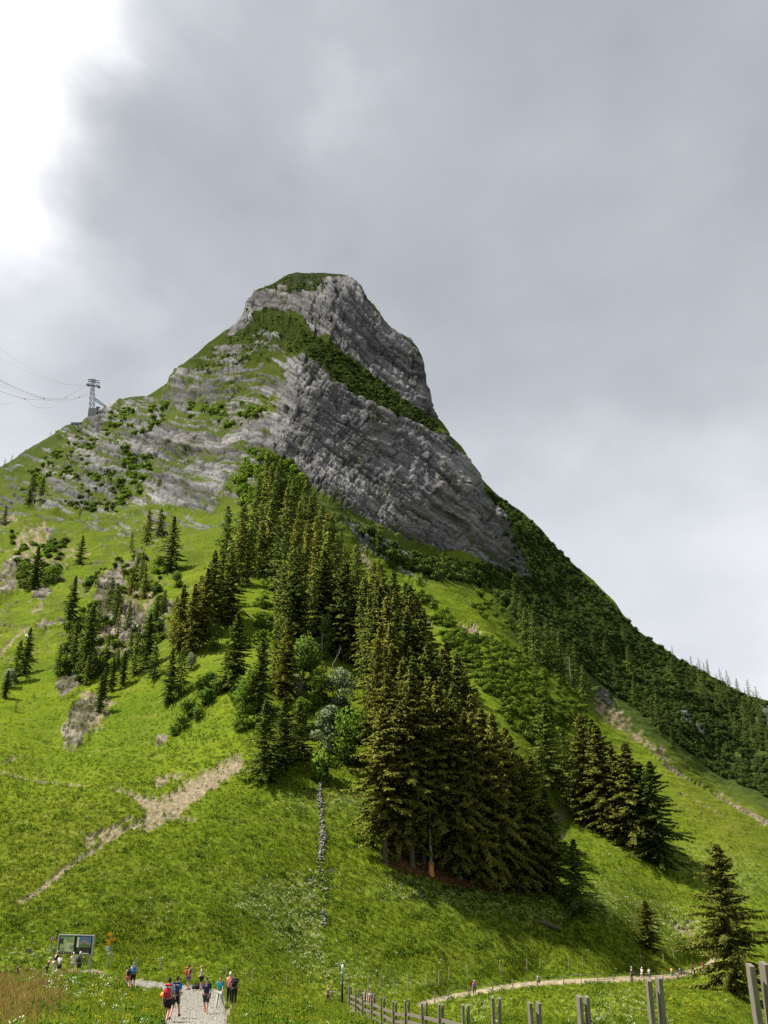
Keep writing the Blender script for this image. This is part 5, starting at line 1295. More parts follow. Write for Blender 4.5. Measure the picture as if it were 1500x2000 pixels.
def joined_stones(name, uv, size, parent, mat, lift=0.12):
    base = [stone_mesh(70 + k) for k in range(4)]
    geo = []
    for b in base:
        co = np.empty(len(b.vertices) * 3, np.float32); b.vertices.foreach_get('co', co)
        geo.append((co.reshape(-1, 3), np.array([tuple(p.vertices) for p in b.polygons], np.int32)))
    V = []; F = []; n0 = 0
    for u, v in zip(*uv):
        p = ground(u, v); g = geo[rw.integers(4)]; s = rw.uniform(*size); a = rw.random() * 6.28
        R_ = np.array([[math.cos(a), -math.sin(a), 0], [math.sin(a), math.cos(a), 0], [0, 0, 1]])
        V.append(g[0] @ R_.T * s + np.array(p) + np.array([0, 0, lift * rw.random()])); F.append(g[1] + n0); n0 += len(g[0])
    o = new_obj(name, np_mesh(name, np.concatenate(V), np.concatenate(F)), mat, parent); o['kind'] = 'stuff'
    return o
w = empty('dry_stone_wall', (0, 0, 0)); tag(w, 'ruined dry stone wall running straight up the meadow to the leafy trees', 'wall')
joined_stones('wall_stones', wall_points(WALL, 360, 3.4), (.15, .46), w, M['stone'], .45)
joined_stones('fallen_stones', (np.concatenate([631 + rw.normal(0, 2.5, 46), 628 + rw.normal(0, 9, 40)]), np.concatenate([rw.uniform(1776, 1814, 46), rw.uniform(1640, 1770, 40)])), (.16, .42), w, M['stone'], .2)
u, v, q, ok, i, j = sample_pixels(90000, -60, 1560, 700, 1890, rg)
k = ok & (A['dirt'][i, j] > 0.55) & (rg.random(len(u)) < 0.55)
scatter('scree', q[k], rg.uniform(.08, .42, k.sum()) ** 1.25 * 1.25 * (q[k, 1] / 130) ** .7, P_SCREE, 'loose tan scree lying on the bare slips of the slope', 'stones', 81, .5)
k2 = ok & (rkf[i, j] > 0.15) & (rkf[i, j] < 0.7) & (v > 860) & (rg.random(len(u)) < 0.22)
scatter('loose_rocks', q[k2], rg.uniform(.3, 1.1, k2.sum()) * (q[k2, 1] / 200), P_STONE, 'loose grey rocks at the edges of the outcrops', 'stones', 82, .5)
u, v, q, ok, i, j = sample_pixels(52000, 220, 520, 1912, 2070, rg)
k = ok & (A['gravel'][i, j] > 0.45)
scatter('gravel', q[k], rg.uniform(.03, .11, k.sum()), P_GRAV, 'pale gravel spread over the road', 'gravel', 83, .5)

# ------------------------------------------------------------------ wooden paling fence, near right
M['old_wood'] = mat_plain('weathered_wood', (0.170, 0.150, 0.120), 0.9, 0.7, 18.0, bump=0.5)
def grain(m):
    nt = m.node_tree
    tc = [n for n in nt.nodes if n.type == 'TEX_COORD'][0]; nz = [n for n in nt.nodes if n.type == 'TEX_NOISE'][0]
    mp = nt.nodes.new('ShaderNodeMapping'); mp.inputs['Scale'].default_value = (4.0, 4.0, 0.25)
    nt.links.new(tc.outputs['Object'], mp.inputs[0]); nt.links.new(mp.outputs[0], nz.inputs['Vector'])
grain(M['old_wood'])
POSTS = [(1478, 1878, 9.2), (1276, 1911, 11.6), (1138, 1942, 14.2), (1043, 1956, 16.2), (968, 1946, 18.4), (909, 1960, 22.0), (861, 1959, 25.0), (828, 1957, 27.6), (795, 1952, 30.6), (771, 1954, 33.2), (748, 1946, 36.0), (728, 1940, 38.6), (711, 1938, 41.2), (697, 1931, 43.6), (684, 1925, 46.0)]
fence = empty('wooden_fence', (0, 0, 0)); tag(fence, 'grey weathered wooden fence of paired posts curving away from the near right', 'fence')
rq = random.Random(4)
tops = []
for (u, v, d) in POSTS:
    rx_, ry_, rz_ = ray(u, v); tops.append(Vector((rx_ * d, ry_ * d, rz_ * d)))
for k, t in enumerate(tops):
    a = tops[max(k - 1, 0)]; b = tops[min(k + 1, len(tops) - 1)]
    d = (b - a); d.z = 0; d.normalize(); side = Vector((d.y, -d.x, 0))
    gz_ = ground(*[float(x) for x in project(t - Vector((0, 0, 1.3)))[:2]]).z if k > 11 else t.z - 1.75
    foot = min(t.z - 1.25, gz_ - .2) if k > 11 else t.z - 2.3
    for sgn in (-1, 1):
        c = t + side * 0.074 * sgn + Vector((0, 0, rq.uniform(-.03, .03)))
        lean = side * rq.uniform(-.05, .05) + d * rq.uniform(-.04, .04)
        mb = MB()
        R_ = Matrix.Rotation(math.atan2(d.y, d.x) + rq.uniform(-.15, .15), 3, 'Z')
        w_, t_ = .122 * rq.uniform(.9, 1.1), .065
        for zz, s_ in ((foot, 1.04), (t.z - .55, 1.0), (c.z - .015, .97)):
            f_ = (zz - foot) / (c.z - foot)
            for (x, y) in ((-1, -1), (1, -1), (1, 1), (-1, 1)):
                mb.v.append(tuple(Vector((c.x, c.y, 0)) + lean * (f_ - .5) + R_ @ Vector((x * w_ / 2 * s_, y * t_ / 2 * s_, 0)) + Vector((0, 0, zz + (x * .008 if f_ > .9 else 0)))))
        for r_ in range(2):
            for x in range(4): mb.f.append((r_ * 4 + x, r_ * 4 + (x + 1) % 4, r_ * 4 + 4 + (x + 1) % 4, r_ * 4 + 4 + x))
        mb.f.append((8, 9, 10, 11))
        mb.build('post', M['old_wood'], fence)
for k in range(len(tops) - 1):
    a, b = tops[k], tops[k + 1]
    TOPR = (.92, .70, .54, .60, .62, .56)
    ra_, rb_ = (TOPR[k] if k < 6 else .5), (TOPR[k + 1] if k + 1 < 6 else .5)
    for h_ in (0.0, 0.30, 0.58):
        mb = MB()
        e = (b - a).normalized() * .22
        mb.bar(a - e - Vector((0, 0, ra_ + h_ + rq.uniform(-.04, .04))), b + e - Vector((0, 0, rb_ + h_ + rq.uniform(-.04, .04))), .045, .10)
        mb.build('rail', M['old_wood'], fence)

# ------------------------------------------------------------------ slim stake fences
M['stake'] = mat_plain('stake_wood', (0.30, 0.26, 0.17), 0.9, 0.3, 8.0)
M['wire'] = mat_plain('fence_wire', (0.16, 0.17, 0.16), 0.5, 0.1, 8.0, metal=.6)
def stake_fence(label, pts, h=1.0, wire=True, wires=(.92, .55)):
    r = empty('stake_fence', (0, 0, 0)); tag(r, label, 'fence'); tp = []
    for (u, v) in pts:
        p = ground(u, v); mb = MB(); q_ = Vector((rq.uniform(-.05, .05), rq.uniform(-.05, .05), h * rq.uniform(.9, 1.1)))
        mb.tube([p - Vector((0, 0, .15)), p + q_], [.055, .045], 6); mb.build('stake', M['stake'], r); tp.append((p, q_))
    if wire:
        for f_ in wires:
            mb = MB(); mb.tube([p + q_ * f_ for p, q_ in tp], .012, 4); mb.build('wire', M['wire'], r)
stake_fence('low stake fence along the near edge of the dirt track', [(849, 1964), (875, 1956), (915, 1949), (962, 1942), (1002, 1935), (1049, 1929), (1101, 1927), (1135, 1924), (1168, 1922), (1199, 1920), (1232, 1920), (1264, 1919), (1295, 1916), (1323, 1914), (1344, 1908), (1362, 1903), (1384, 1896)], 1.0)
stake_fence('slim stakes standing in the meadow above the dirt track', [(720, 1946), (742, 1936), (770, 1940), (797, 1936), (833, 1929), (856, 1926), (877, 1918), (913, 1913), (977, 1901), (1030, 1898), (1055, 1894), (1111, 1890), (1140, 1889), (1252, 1885), (1296, 1882), (1317, 1876)], 1.15, False)
stake_fence('short grey stakes behind the gravel road', [(216, 1886), (266, 1895), (312, 1897), (378, 1902), (441, 1914), (493, 1920), (560, 1926)], .85, False)

# ------------------------------------------------------------------ marker post, railing, plank
M['black'] = mat_plain('black_paint', (0.015, 0.015, 0.017), 0.5, 0.1)
M['white'] = mat_plain('white_paint', (0.78, 0.78, 0.76), 0.5, 0.05)
M['blue'] = mat_plain('blue_paint', (0.16, 0.27, 0.36), 0.5, 0.1)
M['grey_metal'] = mat_plain('galvanised_steel', (0.36, 0.38, 0.38), 0.45, 0.1, metal=.4)
p = ground(668, 1961); d = project(p)[2]; hm = 75 * d / FOC * .90
r = empty('marker_post', p); tag(r, 'tall black marker post with blue band and white top by the fence end', 'post')
mb = MB(); mb.tube([(0, 0, -.2), (0, 0, hm * .69)], .085, 12); mb.build('shaft', M['black'], r, True)
mb = MB(); mb.tube([(0, 0, hm * .69), (0, 0, hm * .85)], .084, 12); mb.build('band', M['blue'], r, True)
mb = MB(); mb.tube([(0, 0, hm * .85), (0, 0, hm * .97), (0, 0, hm)], [.094, .094, .05], 12); mb.build('cap', M['white'], r, True)
r = empty('railing', (0, 0, 0)); tag(r, 'small grey railing left of the marker post', 'railing')
pts = [ground(u, v) + Vector((0, 0, -.1)) for (u, v) in ((646, 1955), (659, 1956))]
for q_ in pts: mb = MB(); mb.tube([q_ - Vector((0, 0, .2)), q_ + Vector((0, 0, .75))], .035, 6); mb.build('post', M['grey_metal'], r)
mb = MB(); mb.tube([pts[0] + Vector((-.3, 0, .76)), pts[1] + Vector((.05, 0, .74))], .03, 6); mb.build('rail', M['grey_metal'], r)
r = empty('plank_sign', ground(54, 1865)); tag(r, 'small grey wooden plank on short legs in the grass left of the board', 'plank')
mb = MB(); mb.box((0, 0, .34), (.46, .05, .2)); mb.build('plank', M['old_wood'], r)
for s_ in (-1, 1): mb = MB(); mb.tube([(s_ * .17, .03, -.2), (s_ * .17, .03, .25)], .025, 5); mb.build('leg', M['old_wood'], r)

# ------------------------------------------------------------------ information board
def flat(name, col, var=.15, scale=8.0): return mat_plain(name, col, .5, var, scale)
M['print_black'] = flat('print_black', (0.018, 0.017, 0.016)); M['print_grey'] = flat('print_grey', (0.06, 0.058, 0.055)); M['print_white'] = flat('print_white', (0.72, 0.72, 0.70), .05)
M['print_sky'] = flat('print_sky', (0.12, 0.22, 0.50)); M['print_peak'] = flat('print_peak', (0.30, 0.25, 0.23), .5, 14); M['print_meadow'] = flat('print_meadow', (0.10, 0.17, 0.06), .5, 12)
def map_material():
    m = bpy.data.materials.new('printed_map'); m.use_nodes = True; nt = m.node_tree; N, L = nt.nodes.new, nt.links.new
    tc = N('ShaderNodeTexCoord'); n = N('ShaderNodeTexNoise'); n.inputs['Scale'].default_value = 2.6; n.inputs['Detail'].default_value = 7; n.inputs['Distortion'].default_value = .8
    r_ = N('ShaderNodeValToRGB'); e = r_.color_ramp.elements
    e[0].position = .34; e[0].color = (0.11, 0.25, 0.26, 1); e[1].position = .66; e[1].color = (0.60, 0.60, 0.36, 1)
    x = e.new(.46); x.color = (0.27, 0.40, 0.20, 1); x = e.new(.54); x.color = (0.48, 0.53, 0.27, 1)
    L(tc.outputs['Object'], n.inputs[0]); L(n.outputs[0], r_.inputs[0]); L(r_.outputs[0], nt.nodes['Principled BSDF'].inputs['Base Color']); return m
M['print_map'] = map_material()
p = ground(142, 1897); d = project(p)[2]; m_ = d / FOC
bw, bh = 73 * m_, 37.5 * m_ * .90; z0 = (1897 - 1865) * m_ * .89
board = empty('information_board', p, math.radians(-6)); tag(board, 'large dark information board with a map and a mountain picture beside the path', 'board')
mb = MB(); mb.box((0, 0, z0 + bh / 2), (bw * .95, .06, bh * .96)); mb.build('panel', M['print_black'], board)
for s_ in (-1, 1):
    mb = MB(); mb.box((s_ * bw * .49, 0, z0 + bh / 2), (.12, .12, bh * 1.04)); mb.build('frame_side', M['grey_metal'], board)
mb = MB(); mb.box((0, 0, z0 + bh * 1.0), (bw * .96, .11, .06)); mb.build('frame_top', M['grey_metal'], board)
for x in (-.42, .45):
    mb = MB(); mb.box((x * bw, .02, z0 / 2 - .1), (.09, .09, z0 + .2)); l_ = mb.build('leg', M['grey_metal'], board)
    mb = MB(); mb.box((x * bw, .02, 0.03), (.3, .3, .03)); mb.build('foot_plate', M['grey_metal'], l_)
mb = MB(); mb.bar((.34 * bw, .6, -.1), (.36 * bw, .08, z0 + .5), .06); mb.build('strut', M['grey_metal'], board)
def pr(name, x0, x1, y0, y1, mat, dy=0.0, parent=board):
    mb = MB(); mb.box(((x0 + x1) / 2 * bw - bw / 2, -.034 - dy, z0 + bh - (y0 + y1) / 2 * bh), ((x1 - x0) * bw, .006, (y1 - y0) * bh)); return mb.build(name, mat, parent)
mp = pr('map', .06, .455, .07, .86, M['print_map'])
pr('map_legend', .065, .15, .18, .44, M['print_grey'], .004, mp)
pr('title_strip', .535, .595, .08, .62, M['print_white'])
pic = pr('picture', .60, .93, .07, .63, M['print_sky'])
def pol(name, pts, mat, dy):
    mb = MB(); mb.v = [(x * bw - bw / 2, -.040 - dy, z0 + bh - y * bh) for x, y in pts]; mb.f = [tuple(range(len(pts)))]; mb.build(name, mat, pic)
pol('picture_peak', [(.60, .45), (.66, .34), (.70, .24), (.735, .16), (.77, .155), (.80, .22), (.84, .30), (.88, .38), (.93, .42), (.93, .63), (.60, .63)], M['print_peak'], 0)
pol('picture_meadow', [(.60, .50), (.68, .44), (.74, .36), (.80, .46), (.86, .44), (.93, .50), (.93, .63), (.60, .63)], M['print_meadow'], .003)
for k in range(3): pr('text_block', .56 + .125 * k, .66 + .125 * k, .67, .85, M['print_grey'])
for k in range(6): pr('symbol', .10 + .075 * k, .125 + .075 * k, .895, .945, M['print_white'])
pr('text_line', .68, .90, .90, .95, M['print_white'])

# warning triangle
M['sign_red'] = flat('sign_red', (0.36, 0.035, 0.02)); M['sign_yellow'] = flat('sign_yellow', (0.80, 0.40, 0.01), .08); M['sign_orange_shade'] = flat('sign_orange_shade', (0.66, 0.24, 0.01), .1); M['sign_blue'] = flat('sign_blue', (0.10, 0.36, 0.55))  # the orange also paints in the back-lit shade of a yellow arrow
p = ground(98, 1872); d = project(p)[2]; m_ = d / FOC
sg = empty('warning_sign', p, math.radians(-4)); tag(sg, 'red and white warning triangle on two thin posts left of the board', 'sign')
zc = (1872 - 1831) * m_ * .89
def tri(name, r_, y, mat, par):
    mb = MB(); a = [(0, r_ * 1.05), (-r_ * .95, -r_ * .6), (r_ * .95, -r_ * .6)]
    mb.v = [(x, y, zc + z) for x, z in a] + [(x, y + .012, zc + z) for x, z in a]; mb.f = [(0, 1, 2), (5, 4, 3), (0, 3, 4, 1), (1, 4, 5, 2), (2, 5, 3, 0)]; return mb.build(name, mat, par)
pl_ = tri('plate', .27, 0, M['sign_red'], sg); tri('field', .165, -.016, M['print_white'], pl_)
mb = MB(); mb.v = [(x, -.022, zc + z) for x, z in ((-.01, .13), (.02, .06), (.10, -.08), (.0, -.09), (-.03, -.02))]; mb.f = [(0, 4, 3, 2, 1)]; mb.build('symbol', M['black'], pl_)
for x in (-.07, .07): mb = MB(); mb.tube([(x, .03, -.2), (x, .03, zc + .05)], .022, 6); mb.build('post', M['grey_metal'], sg)
mb = MB(); mb.box((.2, .3, zc + .42), (.22, .04, .12)); mb.tube([(.2, .32, zc - .3), (.2, .32, zc + .42)], .02, 5); mb.build('small_plate', M['black'], sg)

# hiking signpost
p = ground(207, 1891); d = project(p)[2]; m_ = d / FOC; H_ = 68 * m_ * .90
hp = empty('hiking_signpost', p); tag(hp, 'hiking signpost with yellow, white and blue arrow plates right of the board', 'signpost')
mb = MB(); mb.tube([(0, 0, -.2), (.16, 0, H_)], .03, 8); mb.build('pole', M['grey_metal'], hp)
def plate(px0, px1, v0, v1, mat, arrow=0, dy=-.04):
    x0, x1 = (px0 - 209) * m_, (px1 - 209) * m_; za, zb = (1891 - v1) * m_ * .90, (1891 - v0) * m_ * .90
    a = [(x0, za), (x1, za), (x1, zb), (x0, zb)] if not arrow else ([(x0, za), (x1 - .08, za), (x1, (za + zb) / 2), (x1 - .08, zb), (x0, zb)] if arrow > 0 else [(x0 + .08, za), (x1, za), (x1, zb), (x0 + .08, zb), (x0, (za + zb) / 2)])
    n = len(a); mb = MB(); mb.v = [(x, dy, z) for x, z in a] + [(x, dy + .02, z) for x, z in a]
    mb.f = [tuple(range(n)), tuple(range(2 * n - 1, n - 1, -1))] + [(i_, i_ + n, (i_ + 1) % n + n, (i_ + 1) % n) for i_ in range(n)]
    mb.build('plate', mat, hp)
for a in ((205.8, 214.8, 1823, 1829.3, 'sign_yellow', 0), (212.5, 221.5, 1832.5, 1838, 'sign_orange_shade', 1), (204.4, 213.2, 1836, 1841, 'sign_yellow', -1), (204.8, 213.4, 1841.4, 1845.2, 'sign_yellow', -1), (209.5, 214.2, 1845.6, 1848, 'sign_orange_shade', 0),
 (205.2, 210.4, 1848.7, 1852.6, 'print_white', 0), (210.6, 219.2, 1851, 1854.6, 'sign_blue', 1), (204.4, 210.3, 1853.6, 1857.4, 'print_white', 0), (208.2, 215.8, 1859.6, 1861.8, 'print_white', 0), (208.2, 214.8, 1862.2, 1864.8, 'print_white', 0)):
    plate(*a[:4], M[a[4]], a[5], -.04 if a[5] >= 0 else -.065)

# ------------------------------------------------------------------ cableway on the left ridge
M['steel_dark'] = mat_plain('painted_steel', (0.14, 0.15, 0.155), .6, .15); M['concrete'] = mat_plain('concrete', (0.20, 0.20, 0.195), .9, .25, .5); M['cable'] = mat_plain('steel_cable', (0.30, 0.30, 0.31), .6, .1)
YT = float(depth_y(np.array(182.), np.array(812.))) - 6
def P3(u, v, Y=YT):
    a, b, c = ray(u, v); return Vector((a / b * Y, Y, c / b * Y))
base = P3(181, 812)
tw = empty('cableway_tower', base); tag(tw, 'lattice steel cableway tower with cross arms on the left ridge', 'tower')
def T(u, v, dy=0.0): return P3(u, v) - base + Vector((0, dy, 0))
mb = MB(); c0, c1 = T(173, 798), T(187, 816)
mb.box(((c0.x + c1.x) / 2, 3, (c0.z + c1.z) / 2 - 1), (c1.x - c0.x, 6, c0.z - c1.z + 3)); mb.build('foundation', M['concrete'], tw)
mb = MB(); c0, c1 = T(187, 802), T(198, 812); mb.box(((c0.x + c1.x) / 2, 3, (c0.z + c1.z) / 2 - 1), (c1.x - c0.x, 5, c0.z - c1.z + 3)); mb.build('platform', M['concrete'], tw)
mb = MB()
LV = [(174.0, 182.0, 798), (174.6, 182.4, 788), (175.2, 183.4, 777), (176.0, 182.6, 768), (176.8, 182.0, 760), (177.4, 182.2, 752), (178.4, 184.0, 744), (178.9, 184.6, 740)]
for dy in (0, 2.6):
    for k in range(len(LV) - 1):
        l0, r0, v0 = LV[k]; l1, r1, v1 = LV[k + 1]
        mb.bar(T(l0, v0, dy), T(l1, v1, dy), .28); mb.bar(T(r0, v0, dy), T(r1, v1, dy), .28)
        mb.bar(T(l0, v0, dy), T(r1, v1, dy), .18); mb.bar(T(r0, v0, dy), T(l1, v1, dy), .18); mb.bar(T(l1, v1, dy), T(r1, v1, dy), .18)
for (l, r_, v_) in LV: mb.bar(T(l, v_, 0), T(l, v_, 2.6), .18); mb.bar(T(r_, v_, 0), T(r_, v_, 2.6), .18)
mb.build('lattice_mast', M['steel_dark'], tw)
for (a, b, w_) in (((171.0, 739.2), (193.2, 742.6), .5), ((170.8, 742.4), (193.4, 746.4), .45), ((169.4, 750.0), (193.2, 754.0), .9)):
    mb = MB(); mb.bar(T(*a, 1.3), T(*b, 1.3), w_); mb.build('cross_arm', M['steel_dark'], tw)
mb = MB()
for (a, b) in (((173, 743), (178, 752)), ((191, 746), (185, 753)), ((171.2, 739), (172, 750)), ((193, 743), (192.6, 754)), ((176, 740), (174, 750)), ((188, 742), (190, 753))): mb.bar(T(*a, 1.3), T(*b, 1.3), .22)
mb.build('arm_braces', M['steel_dark'], tw)
for (u_, v_) in ((170.6, 750.4), (191.6, 754.0)):
    mb = MB(); q_ = T(u_, v_, 1.3); mb.box(q_, (1.7, 3.2, 1.1)); mb.build('cable_saddle', M['steel_dark'], tw)
mb = MB()
for dy in (0, 2.6):
    mb.bar(T(184.4, 775.2, dy), T(207, 793, dy), .26); mb.bar(T(184, 781, dy), T(206, 795, dy), .26)
    for k in range(5): mb.bar(T(185 + 4.4 * k, 776 + 3.5 * k, dy), T(187.5 + 4.4 * k, 783 + 2.9 * k, dy), .2)
mb.build('back_stay', M['steel_dark'], tw)
mb = MB(); q_ = T(190.6, 796); mb.tube([q_ + Vector((0, 1, -2)), q_ + Vector((0, 1, -.6)), q_ + Vector((0, 1, .6))], [.5, .6, 1.7], 10); mb.build('dish', M['steel_dark'], tw)
# cables run off to the left and towards the valley
def cable(label, px, r_, weights=()):
    n = len(px); pts = []
    for (u_, v_) in px:
        Y_ = YT - (182 - u_) * 0.55; pts.append(P3(u_, v_, Y_))
    # smooth the run
    fine_ = []
    for k in range(n - 1):
        p0, p1, p2, p3 = pts[max(k - 1, 0)], pts[k], pts[k + 1], pts[min(k + 2, n - 1)]
        for m2 in range(6):
            t_ = m2 / 6; fine_.append(0.5 * ((2 * p1) + (p2 - p0) * t_ + (2 * p0 - 5 * p1 + 4 * p2 - p3) * t_ ** 2 + (3 * p1 - p0 - 3 * p2 + p3) * t_ ** 3))
    fine_.append(pts[-1])
    mb = MB(); mb.tube(fine_, r_ * .6, 5); o = mb.build('cable', M['cable']); tag(o, label, 'cable')
    for (u_, v_) in weights:
        q_ = P3(u_, v_, YT - (182 - u_) * .55); mb = MB(); mb.bar(q_ + Vector((-.5, 0, .5)), q_ + Vector((0, 0, -.5)), .25); mb.bar(q_ + Vector((.5, 0, .5)), q_ + Vector((0, 0, -.5)), .25); mb.build('hanger', M['cable'], o)
cable('upper of the two thick cables sagging left of the tower', [(-60, 714), (0, 742), (42, 762), (85, 777), (110, 779), (129, 775), (150, 764), (171, 750)], .16, [(85.6, 778), (128.6, 776)])
cable('thick cable with hangers sagging lowest left of the tower', [(-60, 742), (0, 764), (47, 778), (87, 781), (130, 780), (155, 776), (171, 770)], .15, [(48, 779.5), (155, 776.5)])
cable('thin cable just below the upper thick one', [(-60, 717), (0, 744.5), (42, 764.5), (85, 779)], .12)
cable('thin cable between the two thick ones left of the tower', [(-60, 727), (0, 751), (42, 769), (85, 780), (115, 784), (140, 781), (171, 768)], .09)
cable('faint cable hanging in a loop from the lower hanger', [(-30, 791), (0, 790), (22, 787), (47, 779), (64, 792), (88, 797), (110, 791), (128, 777)], .08)
cable('faint topmost cable crossing the sky to the tower', [(-60, 635), (0, 680), (40, 708), (80, 731), (120, 748), (150, 752), (171, 751)], .06)
cable('faint second cable from the top crossing the sky', [(-60, 668), (0, 701), (50, 724), (100, 745), (140, 752), (171, 752)], .06)
# little station building and mast on the ridge
YB = float(depth_y(np.array(146.), np.array(834.))) - 3
b0 = P3(147, 834, YB); hb_ = empty('ridge_building', b0); tag(hb_, 'small flat-roofed concrete building on the left ridge below the tower', 'building')
k_ = YB / ray(147, 834)[1] / FOC
mb = MB(); mb.box((0, 2, 4 * k_ - 2), (18 * k_, 5, 8 * k_ + 4)); mb.build('wall', M['concrete'], hb_)
mb = MB(); mb.box((0, 2, 8.6 * k_), (19 * k_, 5.6, 1.0 * k_)); mb.build('roof', M['steel_dark'], hb_)
for x in (-5, 0, 5): mb = MB(); mb.box((x * k_, -.55, 4.5 * k_), (2.4 * k_, .1, 3 * k_)); mb.build('window', M['black'], hb_)
YM = float(depth_y(np.array(97.), np.array(856.))) - 2
b0 = P3(96, 856, YM); mm = empty('ridge_mast', b0); tag(mm, 'thin mast with a stay on the left ridge', 'mast')
mb = MB(); mb.tube([(0, 0, -1), (.8, 0, 6.2)], [.16, .1], 5); mb.build('pole', M['steel_dark'], mm)
mb = MB(); mb.tube([(.7, 0, 4.5), (2.2, 0, 0)], .08, 4); mb.build('stay', M['steel_dark'], mm)
# ------------------------------------------------------------------ walkers
DG = bpy.context.evaluated_depsgraph_get
def skin_mesh(name, V, E, R, sub=1):
    me = bpy.data.meshes.new(name); me.from_pydata([tuple(v) for v in V], E, [])
    o = bpy.data.objects.new(name, me); COL.objects.link(o)
    o.modifiers.new('skin', 'SKIN')
    for i, d in enumerate(me.skin_vertices[0].data):
        r = R[i]; d.radius = (r, r) if not hasattr(r, '__len__') else r
        d.use_root = (i == 0)
    sm = o.modifiers.new('sub', 'SUBSURF'); sm.levels = sub; sm.render_levels = sub
    bpy.context.view_layer.update()
    m = bpy.data.meshes.new_from_object(o.evaluated_get(DG()))
    m.name = name; m.polygons.foreach_set('use_smooth', np.ones(len(m.polygons), bool))
    bpy.data.objects.remove(o); bpy.data.meshes.remove(me)
    return m
POSE = {  # leg swing left/right, knee bends, arm swing left/right, elbow bend, forward lean
 'stride': (26, -20, 6, 26, -22, 24, 14, 3), 'stride_b': (-20, 26, 28, 6, 24, -20, 14, 3), 'stand': (3, -4, 2, 3, 4, -3, 10, 1), 'lean': (6, -4, 4, 6, 20, 24, 22, 17), 'hips': (4, -3, 3, 2, -14, -10, 62, 2), 'poles': (12, -10, 6, 14, 26, 8, 66, 4)}
def skeleton(pose):
    la, ra, lk, rk, aa, ab, el, ln = [math.radians(x) for x in POSE[pose]]
    J = {}
    pel = Vector((0, 0, .95)); sp = Vector((0, math.sin(ln), math.cos(ln)))
    J['pelvis'] = pel; J['spine'] = pel + sp * .2; J['chest'] = pel + sp * .40; J['neck'] = pel + sp * .535; J['chin'] = pel + sp * .605 + Vector((0, .015, 0)); J['face'] = pel + sp * .69 + Vector((0, .03, 0)); J['skull'] = pel + sp * .775 + Vector((0, .015, 0))
    J['nose'] = J['face'] + Vector((0, .105, -.01))
    for s, n, la_, lk_, ar in ((-1, 'l', la, lk, aa), (1, 'r', ra, rk, ab)):
        hip = pel + Vector((s * .095, 0, -.06)); knee = hip + Vector((s * .01, math.sin(la_), -math.cos(la_))) * .42; ank = knee + Vector((0, math.sin(la_ - lk_), -math.cos(la_ - lk_))) * .42
        toe = ank + Vector((s * .02, .16 * math.cos(la_ - lk_) , -.045 + .16 * math.sin((la_ - lk_)) * .6))
        heel = ank + Vector((0, -.045, -.045))
        sh = pel + sp * .475 + Vector((s * .185, 0, 0)); elb = sh + Vector((s * .05, math.sin(ar), -math.cos(ar))) * .30
        f = ar + el; wri = elb + Vector((s * (.0 if pose != 'hips' else -.32), math.sin(f), -math.cos(f))) * .26; hand = wri + (wri - elb).normalized() * .075
        J.update({n + 'hip': hip, n + 'knee': knee, n + 'ank': ank, n + 'toe': toe, n + 'heel': heel, n + 'sh': sh, n + 'elb': elb, n + 'wri': wri, n + 'hand': hand})
        fd = (wri - elb).normalized(); sd_ = Vector((0, 1, 0)) - fd * fd.y; sd_ = sd_.normalized() if sd_.length > .1 else Vector((1, 0, 0))
        for k, (off, L_) in enumerate(((.030, .068), (.010, .078), (-.010, .072), (-.029, .055))):
            a = hand + sd_ * off; J[f'{n}f{k}a'] = a + fd * .02; J[f'{n}f{k}b'] = a + fd * L_ + Vector((-s * .016, 0, 0))
        J[n + 'tha'] = wri + sd_ * .035 + fd * .02; J[n + 'thb'] = wri + sd_ * .065 + fd * .06
    dz = min(J['lheel'].z, J['rheel'].z, J['ltoe'].z, J['rtoe'].z) - .035
    for k in J: J[k] = J[k] - Vector((0, 0, dz))
    return J
def from_joints(name, J, chains, rad, sub=1):
    names = []; E = []
    for c in chains:
        for n in c:
            if n not in names: names.append(n)
        for a, b in zip(c[:-1], c[1:]): E.append((names.index(a), names.index(b)))
    return skin_mesh(name, [J[n] for n in names], E, [rad[n] for n in names], sub)
BR = {'pelvis': (.15, .105), 'spine': (.135, .095), 'chest': (.155, .105), 'neck': .058, 'chin': .06, 'face': (.078, .092), 'skull': (.062, .075), 'nose': .014}
for n in 'lr':
    BR.update({n + 'hip': .085, n + 'knee': .058, n + 'ank': .04, n + 'toe': .035, n + 'heel': .035, n + 'sh': .058, n + 'elb': .042, n + 'wri': .028, n + 'hand': (.018, .036), n + 'tha': .012, n + 'thb': .009})
    for k in range(4): BR.update({f'{n}f{k}a': .0095, f'{n}f{k}b': .008})
BODY = [['pelvis', 'spine', 'chest', 'neck', 'chin', 'face', 'skull'], ['face', 'nose']] + [c for n in 'lr' for c in ([ 'pelvis', n + 'hip', n + 'knee', n + 'ank', n + 'toe'], ['chest', n + 'sh', n + 'elb', n + 'wri', n + 'hand'], [n + 'wri', n + 'tha', n + 'thb'])] + [[n + 'hand', f'{n}f{k}a', f'{n}f{k}b'] for n in 'lr' for k in range(4)]
CL = {}
def infl(f, **kw):
    d = {k: ((v[0] + f, v[1] + f) if hasattr(v, '__len__') else v + f) for k, v in BR.items()}; d.update(kw); return d
